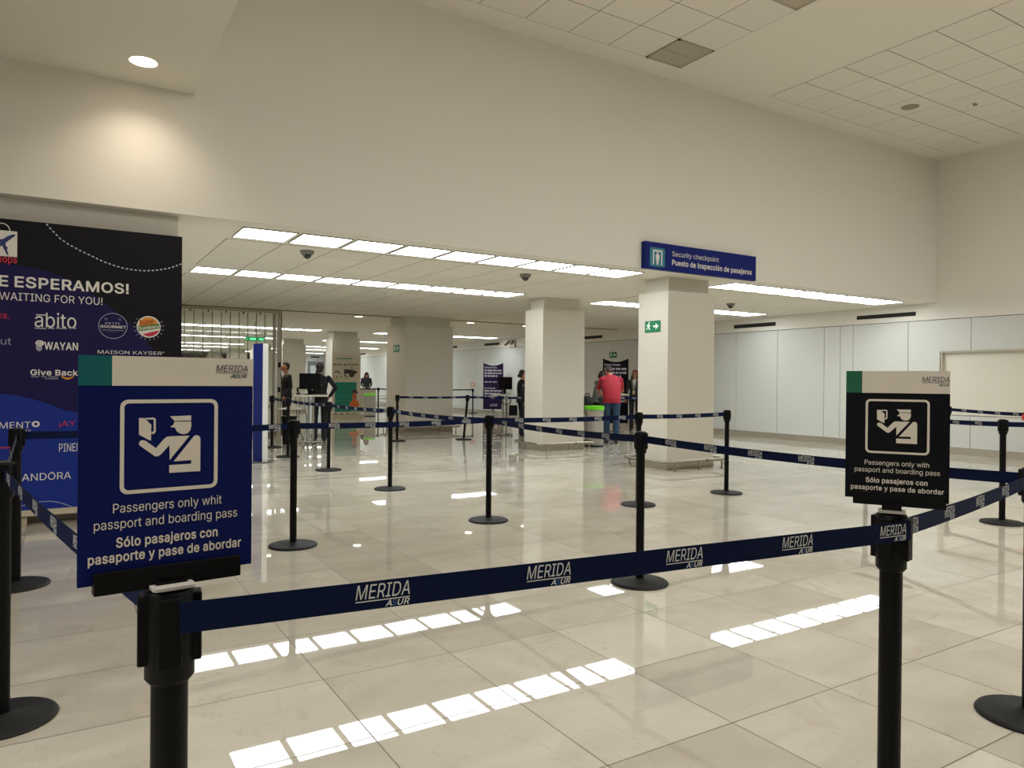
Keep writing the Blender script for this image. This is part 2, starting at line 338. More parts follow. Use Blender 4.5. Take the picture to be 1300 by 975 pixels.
# ------------------------------------------------------------------ lettering
# letter outlines (thousandths of the type size): advance, closed contours as x, y pairs; solids run counter-clockwise
GLYPHS = {
' ':(200,[]),
'!':(196,[[96,-4,116,-1,129,8,140,24,143,40,140,56,130,72,116,83,100,86,80,83,66,72,56,56,52,40,56,24,67,8,80,-1],[68,160,124,160,126,160,128,164,132,504,131,508,128,509,64,508]]),
'.':(188,[[93,-4,114,0,127,8,138,24,141,40,137,60,128,72,114,82,94,87,78,83,63,72,54,60,50,40,53,24,62,10,78,-1]]),
':':(188,[[93,-4,114,0,127,8,138,24,141,40,137,60,128,72,114,82,94,87,78,83,63,72,54,60,50,40,53,24,62,10,78,-1],[87,272,94,271,114,275,128,284,138,300,141,316,136,336,126,350,110,359,94,362,78,359,63,348,53,332,50,316,55,296,66,282,78,274]]),
'A':(480,[[16,0,85,0,136,143,344,142,396,0,461,0,461,4,276,508,204,509,200,507],[156,199,155,200,192,304,236,449,240,450,286,304,323,200,320,199]]),
'B':(456,[[60,0,248,0,284,2,316,8,344,18,368,31,386,48,401,68,410,88,416,112,418,136,416,160,411,184,401,204,383,228,360,246,340,256,320,261,315,264,318,268,356,286,376,304,387,320,394,340,398,372,395,400,390,420,380,443,367,460,352,475,328,491,304,501,272,507,240,509,60,508],[128,57,125,60,125,224,125,228,128,231,248,231,280,227,308,216,328,201,342,184,352,160,355,136,353,116,341,92,330,80,311,68,280,60,244,57],[128,285,125,288,125,448,128,452,240,452,268,449,296,440,312,429,326,412,333,392,336,372,333,348,322,324,308,309,289,296,264,288,240,285]]),
'C':(510,[[263,-7,296,-5,340,5,364,14,384,25,401,37,420,53,447,89,459,113,472,157,468,160,408,159,388,113,356,81,316,61,268,53,236,56,212,62,184,76,160,95,141,117,127,141,113,177,106,213,103,257,106,293,113,329,126,365,140,390,161,413,184,432,208,445,240,453,268,456,316,448,356,428,387,397,401,373,408,349,468,348,473,349,459,397,448,417,432,441,404,469,380,486,360,497,340,504,316,511,268,516,224,512,184,500,152,485,120,460,92,429,70,393,54,353,44,305,40,253,44,201,53,157,71,113,93,77,119,49,148,26,184,8,224,-3]]),
'D':(502,[[60,0,216,0,268,3,312,14,352,32,384,55,412,85,434,120,449,160,458,204,462,252,458,308,448,352,432,392,413,424,384,455,352,478,316,494,272,505,224,509,60,508],[128,57,125,60,125,448,128,452,132,452,220,452,256,449,292,440,319,428,344,409,364,388,379,360,390,328,397,292,399,256,397,216,390,180,379,148,362,120,344,100,317,80,288,68,252,60,216,57]]),
'E':(419,[[60,0,373,0,375,4,375,52,372,57,128,57,125,60,125,224,126,228,348,229,352,229,355,232,355,280,352,286,128,286,125,288,125,448,128,452,370,452,372,456,371,508,60,508]]),
'F':(410,[[60,0,125,0,125,216,126,220,340,221,344,221,346,224,346,276,344,278,128,278,125,280,125,448,128,452,368,452,368,509,60,508]]),
'G':(520,[[264,-7,308,-4,344,5,380,21,405,37,430,61,452,93,466,125,474,157,478,201,478,253,472,256,284,255,283,253,283,201,284,200,412,199,414,197,413,173,408,149,395,121,381,101,364,85,344,71,324,62,296,55,268,53,236,56,212,62,182,77,160,96,141,117,125,145,112,180,106,213,103,253,106,293,114,333,126,365,142,393,160,414,180,430,208,445,236,453,264,456,312,448,357,425,387,393,408,349,473,349,468,373,461,393,448,417,435,437,421,453,402,469,380,485,340,504,292,514,264,516,220,511,184,501,152,485,116,458,92,431,69,393,54,353,43,305,40,253,43,201,53,157,68,117,92,77,118,49,148,25,184,7,224,-3]]),
'I':(300,[[31,0,268,0,269,52,267,57,187,57,183,60,183,448,187,452,268,452,269,504,267,509,31,508,31,452,115,452,118,448,118,60,115,57,31,57]]),
'K':(467,[[60,0,125,0,125,168,196,243,200,242,372,0,449,0,243,288,446,508,364,508,175,304,124,243,125,508,60,508]]),
'L':(393,[[60,0,361,0,360,57,128,57,125,60,124,509,60,508]]),
'M':(628,[[60,0,120,0,122,4,120,433,122,424,124,421,171,288,284,4,288,0,340,0,344,4,456,292,504,429,506,420,504,324,504,0,566,0,568,4,567,508,476,508,353,188,316,78,312,80,276,188,152,508,60,509]]),
'N':(523,[[60,0,125,0,125,292,121,420,124,423,201,292,384,4,388,0,461,0,463,4,463,504,462,508,400,509,399,504,399,156,402,88,400,82,362,152,136,508,60,508]]),
'O':(533,[[263,-7,308,-3,348,7,385,25,415,49,441,77,463,113,480,157,490,201,493,253,490,305,479,353,464,393,440,431,416,457,381,485,348,501,312,511,268,516,224,512,184,500,152,485,120,460,92,429,70,393,54,353,44,305,40,253,44,201,53,157,71,113,93,77,119,49,148,26,184,8,224,-3],[264,53,236,55,208,64,188,74,162,93,144,114,124,145,113,177,106,213,103,253,106,293,114,333,126,365,143,393,160,414,185,433,208,444,236,453,268,456,296,453,325,445,348,433,369,417,391,393,408,365,419,333,428,293,430,253,428,213,420,177,408,145,390,113,372,94,351,77,324,63,296,55]]),
'P':(445,[[60,0,125,0,126,184,128,186,232,186,268,188,304,195,332,207,356,223,376,244,390,264,400,292,407,320,409,348,406,380,400,404,391,428,376,450,356,471,332,487,304,499,272,506,236,509,60,508],[128,242,125,244,125,248,125,448,128,452,256,451,280,445,296,439,316,424,334,400,342,376,344,348,341,316,332,293,318,272,296,256,280,249,256,244,232,242]]),
'R':(449,[[60,0,125,0,126,196,128,198,244,199,248,195,352,1,426,0,426,4,313,208,332,217,356,232,378,252,391,272,401,296,407,324,409,348,406,384,401,408,390,432,374,456,356,473,332,489,304,500,272,506,236,509,60,508],[128,255,126,256,125,260,125,448,128,452,256,451,296,441,319,424,334,404,342,380,345,352,342,324,334,300,318,280,296,266,280,260,260,256]]),
'S':(447,[[217,-9,262,-7,294,0,322,11,350,26,370,43,386,63,398,86,406,111,408,139,406,163,394,199,379,219,358,238,310,265,210,294,166,309,148,319,134,331,119,351,115,375,118,395,130,419,146,435,166,447,194,456,226,459,254,456,278,449,302,437,321,419,331,403,338,378,398,378,400,379,398,403,390,427,375,451,360,467,342,482,314,499,290,507,258,514,226,516,194,514,162,507,134,496,112,483,92,467,75,447,63,427,54,399,52,371,57,339,68,311,84,291,114,268,146,253,182,240,246,222,294,206,318,191,331,179,342,159,346,139,340,111,328,91,312,75,286,60,246,50,222,49,194,52,166,59,142,71,122,89,110,111,102,137,42,137,38,135,43,107,53,79,66,57,82,39,98,26,126,10,154,0,186,-7]]),
'T':(449,[[195,0,257,0,257,448,260,452,416,452,416,509,32,508,32,452,192,451,193,4]]),
'U':(517,[[251,-8,300,-5,332,2,364,16,392,34,415,56,433,80,446,108,454,140,457,172,456,509,396,509,393,504,393,176,390,152,378,116,361,92,348,80,332,69,308,59,288,54,260,52,228,54,208,59,184,70,168,81,152,96,141,112,132,132,126,156,124,180,124,504,123,508,120,509,60,508,60,172,63,140,71,108,85,80,102,56,128,31,152,16,184,3,220,-6]]),
'W':(686,[[156,0,228,0,231,4,317,320,340,424,344,428,351,392,368,324,454,4,456,0,529,0,669,508,604,509,602,504,510,144,492,62,462,196,380,508,376,509,308,509,305,504,224,196,192,65,163,196,83,504,80,509,16,509]]),
'Y':(472,[[204,0,266,0,268,4,268,208,452,504,452,509,380,508,280,344,251,292,236,260,222,292,192,343,92,507,88,509,16,508,203,208]]),
'a':(389,[[155,-9,190,-6,214,1,250,24,270,50,274,52,277,47,278,1,334,0,337,3,337,251,335,279,330,299,322,319,306,343,286,360,238,379,194,384,174,383,150,379,114,368,94,358,78,345,64,331,50,312,41,291,98,274,102,278,118,301,146,320,170,329,194,331,218,329,238,323,255,311,268,295,273,279,276,255,273,243,266,236,234,227,126,211,78,193,58,179,45,163,35,139,30,107,32,83,38,62,58,31,76,15,94,5,114,-3],[158,47,130,52,114,61,100,75,94,87,92,107,95,123,104,139,118,151,134,159,174,168,258,182,274,189,276,187,276,139,272,115,262,92,249,75,228,59,202,49,170,45]]),
'b':(424,[[225,-8,261,-6,289,4,313,16,334,32,357,60,370,84,380,112,388,152,390,188,388,224,380,264,368,296,354,320,333,343,309,363,285,374,261,381,225,384,197,381,173,374,137,346,119,320,117,319,115,320,114,508,53,509,53,0,110,0,112,4,112,56,117,59,137,32,172,4,197,-5],[205,48,181,54,163,64,149,76,134,96,125,116,118,140,114,164,114,216,119,244,133,280,145,297,161,312,177,322,197,328,221,330,241,328,261,322,281,310,296,296,307,280,323,240,327,216,328,188,327,160,323,140,316,116,306,96,294,80,281,68,261,55,241,49,221,47]]),
'c':(396,[[202,-8,262,0,306,21,341,56,353,76,362,100,358,103,306,116,302,113,291,88,270,66,242,52,206,46,182,49,162,55,146,65,134,76,118,96,108,116,102,140,96,184,98,212,102,236,109,260,130,296,146,311,162,321,186,328,206,330,238,326,270,310,290,288,302,264,306,263,360,276,360,280,341,320,306,355,258,377,206,384,174,382,142,373,114,358,93,340,74,320,57,292,44,260,37,224,34,188,37,148,44,116,56,84,73,56,94,34,118,15,146,2,174,-5]]),
'd':(424,[[189,-8,226,-5,252,4,286,31,306,58,310,59,313,56,314,0,371,0,372,504,370,509,314,509,311,504,310,320,305,320,286,346,250,374,226,381,194,384,166,382,134,373,111,360,90,343,68,316,55,292,44,264,36,224,34,188,36,152,43,116,55,84,70,56,90,33,110,17,138,3,162,-5],[190,48,162,55,146,65,130,80,118,96,109,116,102,140,96,188,98,216,108,260,118,280,133,300,162,322,178,327,206,330,226,328,246,322,262,312,276,300,290,281,299,264,306,240,310,216,312,188,310,160,306,136,298,114,290,96,276,76,262,65,242,54,222,49,206,47]]),
'e':(404,[[207,-8,238,-7,262,-3,282,4,302,14,318,25,336,40,354,64,364,88,362,91,306,105,284,72,254,53,210,46,190,48,170,53,150,61,134,74,121,88,110,106,102,126,96,168,366,169,371,172,371,192,370,228,365,256,357,280,347,304,334,324,306,352,282,367,246,380,206,384,170,382,142,373,114,358,90,339,71,316,54,288,44,256,36,224,34,188,37,148,45,112,56,84,71,60,90,37,117,16,146,3,178,-5],[98,222,99,240,108,268,126,295,146,313,162,322,182,328,206,330,238,325,262,314,281,296,298,268,308,224,306,221,302,221]]),
'g':(425,[[201,-151,238,-149,266,-144,294,-134,314,-124,334,-108,350,-91,363,-67,370,-39,372,-7,372,373,370,379,314,379,313,377,313,321,310,319,306,321,286,347,254,372,230,381,198,384,166,382,138,374,110,360,90,342,72,321,55,293,43,261,36,229,34,189,36,153,43,121,55,89,71,65,92,41,114,26,138,14,162,8,194,5,226,8,254,18,286,41,306,68,311,65,311,-7,308,-35,297,-59,282,-75,262,-86,234,-95,206,-97,177,-95,154,-88,123,-67,102,-43,98,-42,55,-67,52,-71,64,-91,79,-107,106,-128,134,-140,154,-146],[182,61,162,66,144,77,123,97,110,121,102,145,98,169,96,193,99,221,102,241,118,281,130,297,142,310,162,322,182,328,206,330,226,328,246,322,262,313,278,299,292,281,306,245,311,221,311,165,307,141,300,121,286,97,266,77,246,66,226,61,206,59]]),
'h':(410,[[53,0,114,0,114,228,117,256,125,281,141,303,161,317,185,326,209,329,233,326,257,317,273,304,284,288,293,264,296,232,297,0,353,0,355,0,357,4,357,240,355,272,350,296,341,320,328,340,313,356,296,368,273,377,253,383,229,384,197,381,173,373,153,363,133,344,117,321,114,328,113,509,53,508]]),
'i':(167,[[53,0,114,0,114,376,109,379,57,379,53,376],[76,444,85,443,101,447,113,455,123,468,126,484,122,500,113,512,97,521,85,524,65,520,53,511,44,496,41,484,44,468,57,453,65,447]]),
'j':(167,[[-10,-143,30,-140,46,-137,66,-128,88,-111,102,-91,108,-71,114,-27,114,373,114,377,110,379,58,379,53,377,53,-27,50,-51,41,-71,26,-82,-10,-89],[70,445,82,443,98,446,114,456,123,469,126,481,122,499,114,511,98,521,82,524,66,521,54,513,44,497,41,481,44,469,54,454]]),
'k':(381,[[53,0,114,0,114,140,153,178,293,1,370,0,201,216,357,376,353,379,285,379,281,376,121,212,115,212,114,216,113,509,53,508]]),
'l':(189,[[133,-2,161,-1,178,2,180,6,169,53,145,52,129,55,120,62,115,78,114,506,109,509,57,509,53,506,53,86,55,58,62,38,76,18,89,9,109,1]]),
'm':(610,[[53,0,114,0,114,236,117,264,126,288,141,308,157,320,177,328,197,330,232,324,253,310,269,286,274,256,274,4,277,0,334,0,335,244,338,268,347,292,357,306,373,319,393,327,417,330,445,326,473,313,485,297,492,280,496,252,497,0,555,0,557,4,557,252,555,280,549,308,541,328,530,344,513,361,497,372,477,380,457,385,437,386,409,383,381,375,356,360,335,340,322,320,317,309,304,340,285,362,265,376,245,383,217,386,193,383,173,376,153,364,131,344,117,320,113,310,112,376,109,379,57,379,53,377]]),
'n':(410,[[53,0,114,0,114,228,117,256,125,281,141,303,161,317,185,326,209,329,233,326,257,317,273,304,284,288,293,264,296,232,297,0,355,0,357,4,357,236,355,272,350,296,341,320,325,343,313,356,297,367,276,376,253,383,225,384,197,381,173,373,150,360,133,344,113,313,112,376,109,379,57,379,53,377]]),
'o':(415,[[202,-8,242,-5,270,3,298,16,324,36,342,57,358,84,370,114,379,148,381,188,379,224,371,260,358,292,342,319,324,340,298,360,270,374,242,382,206,384,174,382,142,373,114,358,93,340,74,320,57,292,44,260,37,224,34,188,37,148,44,116,56,84,73,56,94,34,118,15,146,2,174,-5],[190,48,162,55,146,65,130,80,118,96,108,116,102,140,96,184,98,212,102,236,109,260,130,296,143,308,162,321,182,327,206,330,230,328,250,322,270,310,284,296,299,276,314,236,318,212,318,160,313,136,298,98,285,80,270,66,250,55,230,49,206,46]]),
'p':(424,[[53,-143,114,-143,115,57,117,59,119,57,140,29,173,4,201,-5,229,-8,257,-6,289,4,313,16,333,32,355,57,370,85,381,117,388,153,390,189,388,225,381,261,370,293,353,321,335,341,313,361,289,373,257,382,229,384,197,381,173,374,137,346,117,319,112,321,112,377,109,379,57,379,53,377],[197,49,177,56,162,65,149,76,136,93,126,113,118,137,114,161,114,217,118,241,124,261,133,281,146,297,158,309,177,322,197,328,221,330,241,328,261,322,281,310,295,297,307,281,316,261,323,237,327,213,327,161,322,137,314,113,306,97,295,81,281,68,261,55,241,49,221,47]]),
'r':(259,[[53,0,114,0,114,236,117,260,125,282,140,300,157,314,181,323,209,326,241,323,243,324,243,380,241,384,213,385,193,383,169,376,153,368,132,348,117,325,113,322,112,376,109,379,57,379,53,377]]),
's':(365,[[172,-8,208,-7,236,-2,260,6,280,18,299,32,313,48,323,64,329,88,331,108,328,128,320,152,304,172,288,186,260,200,144,232,124,243,112,258,109,276,115,300,132,318,156,329,188,333,220,327,244,314,259,296,268,277,317,288,323,292,314,316,301,336,280,357,252,373,232,379,212,383,160,383,136,378,96,361,80,348,65,332,54,312,49,292,47,272,50,252,57,228,72,208,88,195,120,179,236,147,253,136,265,120,268,104,261,80,241,60,225,52,204,47,180,45,152,49,124,60,104,80,95,104,92,107,40,95,36,92,41,72,49,56,60,40,76,24,92,12,112,3,136,-4]]),
't':(227,[[164,-4,194,-2,210,2,212,4,202,52,170,50,150,53,137,60,128,76,126,100,126,324,126,326,130,327,202,327,204,332,204,376,198,379,126,378,126,468,122,471,66,470,65,468,64,380,62,379,10,379,6,377,6,328,10,327,62,327,65,324,65,92,68,64,77,40,93,20,114,7,138,-1]]),
'u':(410,[[177,-5,209,-3,233,5,257,17,277,36,294,59,297,69,298,3,301,0,305,0,353,0,357,3,357,375,353,379,301,379,297,378,296,375,296,151,293,123,284,99,269,79,249,62,225,53,201,50,173,54,153,62,137,75,126,91,117,115,114,143,113,378,57,379,53,377,53,139,54,107,60,83,69,58,82,39,97,23,115,11,133,3,157,-3]]),
'v':(389,[[164,0,226,0,369,378,365,379,309,379,304,376,225,156,197,67,193,65,164,156,85,376,81,379,21,379,18,376,161,4]]),
'w':(567,[[139,0,199,1,263,224,283,306,319,172,367,2,371,0,428,0,543,378,483,379,479,377,434,212,399,77,395,72,382,136,362,212,317,376,311,379,255,379,251,377,206,212,171,70,167,76,153,140,87,377,83,379,27,379,24,376]]),
'y':(389,[[86,-145,117,-143,137,-137,158,-125,177,-106,203,-61,369,377,365,379,305,379,224,155,197,70,193,65,165,155,85,375,81,379,21,379,18,375,163,-1,151,-37,142,-57,127,-77,117,-84,105,-89,65,-86,60,-89,48,-137,49,-139,61,-142]]),
'¡':(196,[[64,-125,133,-125,129,219,124,222,72,222,68,219],[80,299,96,296,116,299,132,311,141,323,144,343,141,359,132,372,116,384,96,388,80,384,68,375,56,359,52,343,56,323,68,307]]),
'ó':(415,[[202,-8,242,-5,270,3,298,16,324,36,342,57,358,84,370,114,379,148,381,188,379,224,371,260,358,292,342,319,324,340,298,360,270,374,242,382,206,384,174,382,142,373,114,358,93,340,74,320,57,292,44,260,37,224,34,188,37,148,44,116,56,84,73,56,94,34,118,15,146,2,174,-5],[190,48,162,55,146,65,130,80,118,96,108,116,102,140,96,184,98,212,102,236,109,260,130,296,143,308,162,321,182,327,206,330,230,328,250,322,270,310,284,296,299,276,314,236,318,212,318,160,313,136,298,98,285,80,270,66,250,55,230,49,206,46],[183,432,186,429,230,429,296,528,229,528]])}
GLYPHS_BOLD = {
' ':(200,[]),
'!':(221,[[77,-20,100,-23,124,-18,144,-4,157,16,162,40,158,64,144,85,124,100,96,105,72,100,52,86,38,64,33,40,39,16,52,-4],[56,144,68,141,132,142,140,146,147,156,151,508,147,520,136,527,60,528,48,521,44,512,48,160,50,152]]),
'.':(213,[[74,-20,94,-23,122,-17,142,-4,155,16,160,40,155,68,139,88,118,101,94,106,70,100,50,87,35,64,31,40,36,16,50,-5]]),
':':(213,[[74,-20,94,-23,122,-17,142,-4,155,16,160,40,155,68,139,88,118,101,94,106,70,100,50,87,35,64,31,40,36,16,50,-5],[91,252,118,256,142,272,156,292,160,316,156,340,142,361,120,376,94,381,70,376,50,363,35,340,31,316,35,292,50,270,70,257]]),
'A':(505,[[5,-16,16,-19,84,-19,96,-15,102,-8,147,120,152,123,328,123,332,119,378,-8,384,-16,396,-19,464,-19,474,-16,480,-8,482,0,480,8,295,512,291,520,284,526,276,528,200,528,190,524,184,516,-1,8,-3,-4,0,-11],[184,218,182,220,209,296,236,383,240,385,296,220,292,218]]),
'B':(481,[[49,-16,60,-19,248,-19,284,-17,320,-11,352,1,380,16,400,36,416,57,427,80,435,108,437,136,435,164,429,188,418,212,400,238,363,268,387,288,404,312,414,344,417,372,415,400,407,428,396,453,382,472,364,490,337,508,304,520,276,526,240,528,60,528,49,524,43,516,41,508,41,0,43,-8],[144,76,144,210,148,212,244,212,272,210,298,200,314,188,326,172,334,152,336,136,334,120,328,108,319,96,304,86,276,79,244,76],[144,304,144,433,236,433,264,430,288,423,300,414,308,404,314,388,317,372,314,352,304,334,296,324,280,314,260,307,236,304]]),
'C':(535,[[230,-23,268,-26,296,-25,320,-21,368,-5,395,9,432,39,452,63,477,105,485,129,492,157,491,165,488,171,484,175,476,179,408,179,400,177,392,169,373,125,346,97,308,78,268,72,240,75,220,80,193,93,173,109,159,125,142,153,131,185,125,217,122,253,125,293,131,325,143,357,156,379,176,401,196,417,216,427,240,434,268,437,308,431,344,413,372,385,383,365,392,337,400,331,408,329,476,329,485,333,491,341,491,353,476,405,450,449,432,469,392,502,368,514,320,530,268,535,220,530,180,519,136,497,107,473,78,441,55,405,35,357,25,309,21,253,25,201,34,153,54,105,76,69,104,37,140,9,180,-11]]),
'D':(527,[[49,-16,60,-19,216,-19,272,-15,316,-4,360,15,396,40,428,75,451,112,468,156,477,204,481,252,477,308,466,360,449,400,428,436,398,468,364,493,320,513,276,524,228,528,60,528,52,526,44,520,41,508,41,0,43,-8],[144,76,144,432,220,433,252,430,284,423,308,412,330,396,349,376,362,352,372,320,378,288,380,256,378,220,371,184,361,156,347,132,329,112,308,98,284,87,248,79,212,76]]),
'E':(444,[[49,-16,60,-19,372,-19,380,-18,390,-12,394,0,394,60,388,70,380,75,144,76,144,209,356,210,364,212,369,216,373,224,374,232,374,288,368,299,360,304,148,305,144,307,144,432,372,433,380,435,388,443,391,452,391,512,387,520,380,526,372,528,60,528,52,526,44,520,41,508,41,0,43,-8]]),
'F':(435,[[49,-16,60,-19,128,-19,136,-15,142,-8,144,0,144,201,348,202,360,208,364,216,365,280,360,290,352,296,148,297,144,299,144,432,368,433,376,435,384,441,388,452,388,512,384,520,380,524,368,528,60,528,52,526,44,520,41,508,41,0,43,-8]]),
'G':(545,[[231,-23,268,-26,312,-22,348,-13,384,1,416,22,445,49,467,81,484,117,494,157,497,201,497,257,494,265,488,272,476,275,284,275,276,274,270,269,264,257,264,197,270,185,280,180,388,180,392,180,394,177,389,153,380,133,367,113,352,99,336,88,316,79,292,74,268,72,240,75,220,80,196,91,174,109,156,129,142,153,131,185,125,217,122,253,125,293,131,325,143,357,157,381,175,401,196,417,216,427,240,434,264,437,308,430,346,409,371,381,392,338,400,332,408,330,476,330,485,333,491,341,492,353,478,401,453,445,432,468,396,497,372,511,344,522,292,533,264,535,220,531,180,520,140,501,105,473,76,441,52,401,35,357,24,305,21,253,25,197,36,149,52,107,75,69,104,36,140,8,180,-11]]),
'I':(325,[[20,-16,31,-19,267,-19,279,-16,286,-8,288,0,288,56,283,69,271,76,203,76,202,80,203,432,271,433,279,436,284,440,288,452,288,512,283,521,275,527,31,528,20,524,14,516,12,508,12,452,16,440,27,433,95,433,98,432,99,428,99,80,97,76,95,76,27,76,16,68,12,56,12,0,14,-8]]),
'K':(492,[[49,-16,60,-19,124,-19,132,-17,140,-11,144,0,145,160,196,214,360,-15,372,-19,448,-19,456,-17,464,-12,468,0,464,11,269,284,269,288,462,496,467,508,465,516,460,523,448,528,364,528,352,524,144,298,144,508,142,516,136,524,124,528,56,528,45,520,41,508,41,0,43,-8]]),
'L':(418,[[49,-16,60,-19,360,-19,372,-15,380,-4,380,60,376,68,368,74,360,76,144,76,144,508,140,520,128,528,56,528,48,524,41,512,41,0,43,-8]]),
'M':(653,[[49,-16,60,-19,124,-19,133,-16,140,-5,141,296,144,306,271,-12,276,-16,284,-19,340,-19,352,-16,359,-8,482,304,484,314,485,-4,492,-15,500,-19,568,-19,580,-14,585,-8,587,0,587,508,585,516,580,523,568,528,476,528,468,526,461,520,335,196,316,141,312,143,294,196,167,520,160,526,152,528,60,528,48,524,43,516,41,508,41,0,43,-8]]),
'N':(548,[[49,-16,60,-19,128,-19,140,-12,144,-4,144,288,142,344,144,349,186,280,372,-12,384,-19,460,-19,468,-18,478,-12,482,0,482,508,480,516,474,524,464,528,396,528,384,521,380,512,380,172,380,168,376,165,151,520,144,526,132,528,60,528,52,526,45,520,41,508,41,0,43,-8]]),
'O':(558,[[230,-23,268,-26,312,-22,352,-11,392,8,426,33,456,67,480,105,499,153,509,201,512,253,508,309,498,357,479,405,456,441,428,472,396,498,356,518,312,531,268,535,220,530,180,519,136,497,107,473,78,441,55,405,35,357,25,309,21,253,25,201,34,153,54,105,76,69,104,37,140,9,180,-11],[248,73,240,74,216,81,196,91,173,109,157,129,142,153,131,181,125,217,122,257,125,293,131,325,143,357,158,381,175,401,196,418,216,427,240,434,268,437,292,434,320,426,338,417,356,403,376,381,392,353,402,325,409,293,411,253,409,217,402,181,391,153,376,127,360,109,340,93,316,81,292,74,268,72]]),
'P':(470,[[49,-16,60,-19,128,-19,136,-15,142,-8,144,0,144,165,148,167,236,167,272,169,312,177,340,190,368,209,391,232,407,256,418,284,426,316,428,348,426,376,418,408,406,440,389,464,368,485,340,504,308,518,276,524,236,528,60,528,52,526,44,520,41,508,41,0,43,-8],[144,263,144,433,256,432,284,424,304,409,316,392,323,372,325,348,322,320,316,304,303,284,284,271,272,266,256,263,228,261,148,261]]),
'R':(474,[[49,-16,60,-19,128,-19,136,-15,142,-8,144,0,144,176,148,179,232,179,236,177,336,-8,342,-16,352,-19,428,-19,436,-17,444,-9,447,0,445,8,342,196,342,200,368,218,389,236,406,260,420,292,426,320,428,352,426,384,419,412,407,440,389,468,368,487,344,504,308,519,276,525,236,528,60,528,52,526,44,520,41,508,41,0,43,-8],[144,276,144,433,256,432,288,423,308,408,318,392,323,376,326,352,323,328,318,312,304,294,288,284,276,279,256,275,148,274]]),
'S':(472,[[179,-25,222,-28,262,-26,298,-18,334,-4,358,8,385,31,402,54,416,79,424,107,427,139,426,163,420,187,411,207,394,231,372,251,318,282,218,311,174,327,158,335,145,347,137,359,134,375,136,391,145,407,157,419,178,431,198,437,222,440,254,436,274,430,290,422,306,407,314,395,319,371,325,363,330,360,402,359,410,362,417,367,420,379,417,403,409,431,393,459,374,480,350,500,323,515,294,526,262,533,226,535,190,532,158,526,130,515,106,502,78,481,60,459,44,431,35,403,33,371,38,335,51,303,74,274,102,253,138,235,178,221,238,204,288,187,314,169,323,155,327,139,322,119,313,103,302,91,278,78,262,72,226,68,198,71,174,76,152,87,136,103,127,119,122,143,118,149,110,155,38,156,30,154,22,148,19,135,23,107,34,75,50,47,66,28,90,8,118,-7,150,-19]]),
'T':(474,[[182,-16,192,-19,260,-19,272,-12,276,-4,276,432,416,433,428,436,432,441,436,448,436,508,432,520,424,526,416,528,32,528,21,524,15,516,13,508,13,448,17,440,24,435,32,433,173,432,174,0,176,-8]]),
'U':(542,[[212,-24,260,-27,300,-25,336,-16,372,-1,404,20,428,43,448,69,463,100,473,136,476,176,476,508,472,520,464,526,456,528,392,528,382,524,376,516,374,508,374,180,372,156,360,123,350,108,336,94,321,84,304,78,284,72,260,71,236,72,216,76,196,85,180,95,168,107,159,120,150,140,145,156,143,180,143,508,141,516,132,526,120,528,56,528,48,524,43,516,41,508,41,172,44,136,52,104,70,68,88,43,112,20,148,-3,180,-16]]),
'W':(711,[[144,-16,156,-19,232,-19,241,-16,247,-8,340,335,344,339,438,-8,444,-16,456,-19,532,-19,544,-12,549,-4,688,504,689,512,684,521,672,528,600,528,592,524,586,516,492,153,399,512,392,523,380,528,304,528,295,524,289,516,192,154,99,516,93,524,84,528,16,528,4,524,-1,516,-2,504,136,-4,140,-12]]),
'Y':(497,[[192,-16,204,-19,268,-19,279,-16,285,-8,287,0,288,204,472,500,474,508,472,516,464,526,456,528,380,528,368,523,265,356,236,306,104,522,92,528,16,528,5,524,-1,516,-3,508,0,498,183,204,184,0,186,-8]]),
'a':(414,[[128,-25,158,-28,194,-24,222,-17,254,4,256,3,263,-13,274,-19,338,-19,350,-13,355,-5,356,251,354,279,348,307,337,331,316,359,294,377,242,398,194,403,170,402,130,394,106,385,82,372,66,360,50,344,35,323,23,295,24,283,30,275,98,255,106,256,112,259,134,289,158,305,174,310,194,312,214,310,230,305,244,295,250,287,254,275,256,259,254,252,230,246,174,239,118,229,66,208,44,191,25,167,16,143,11,107,14,79,22,52,32,35,46,16,65,-1,90,-14,110,-21],[154,67,134,71,122,79,115,87,112,95,112,107,114,119,119,127,142,141,178,149,254,162,257,159,257,139,253,119,247,103,234,87,218,76,198,68,170,64]]),
'b':(449,[[194,-24,229,-27,261,-25,293,-15,324,0,345,17,369,45,389,80,400,112,407,148,409,188,407,228,400,264,387,300,368,332,349,354,325,375,293,392,261,401,229,403,193,400,161,389,133,368,133,508,131,516,125,524,117,528,49,528,38,520,34,508,34,-4,41,-15,49,-19,113,-19,121,-17,127,-12,131,-4,131,8,133,10,161,-12],[201,68,185,73,164,88,152,104,144,120,137,140,133,164,133,216,137,236,143,256,151,272,169,294,185,304,201,309,221,311,237,309,253,305,269,295,281,284,292,268,304,236,308,216,308,164,305,144,297,122,281,95,269,83,253,72,237,68,221,66]]),
'c':(421,[[170,-24,206,-27,264,-20,314,4,356,44,370,68,381,96,381,108,375,116,370,119,302,136,294,133,289,128,276,100,258,81,238,71,206,65,171,72,158,80,142,95,126,124,120,144,115,184,121,232,126,252,142,280,154,293,170,303,186,309,206,311,238,306,258,295,274,277,287,252,290,248,298,244,306,243,366,259,374,263,379,268,381,276,379,284,354,334,315,372,262,396,206,403,170,401,138,392,108,376,78,353,56,328,40,300,26,264,18,228,15,184,18,148,25,112,39,76,59,44,81,20,106,0,138,-15]]),
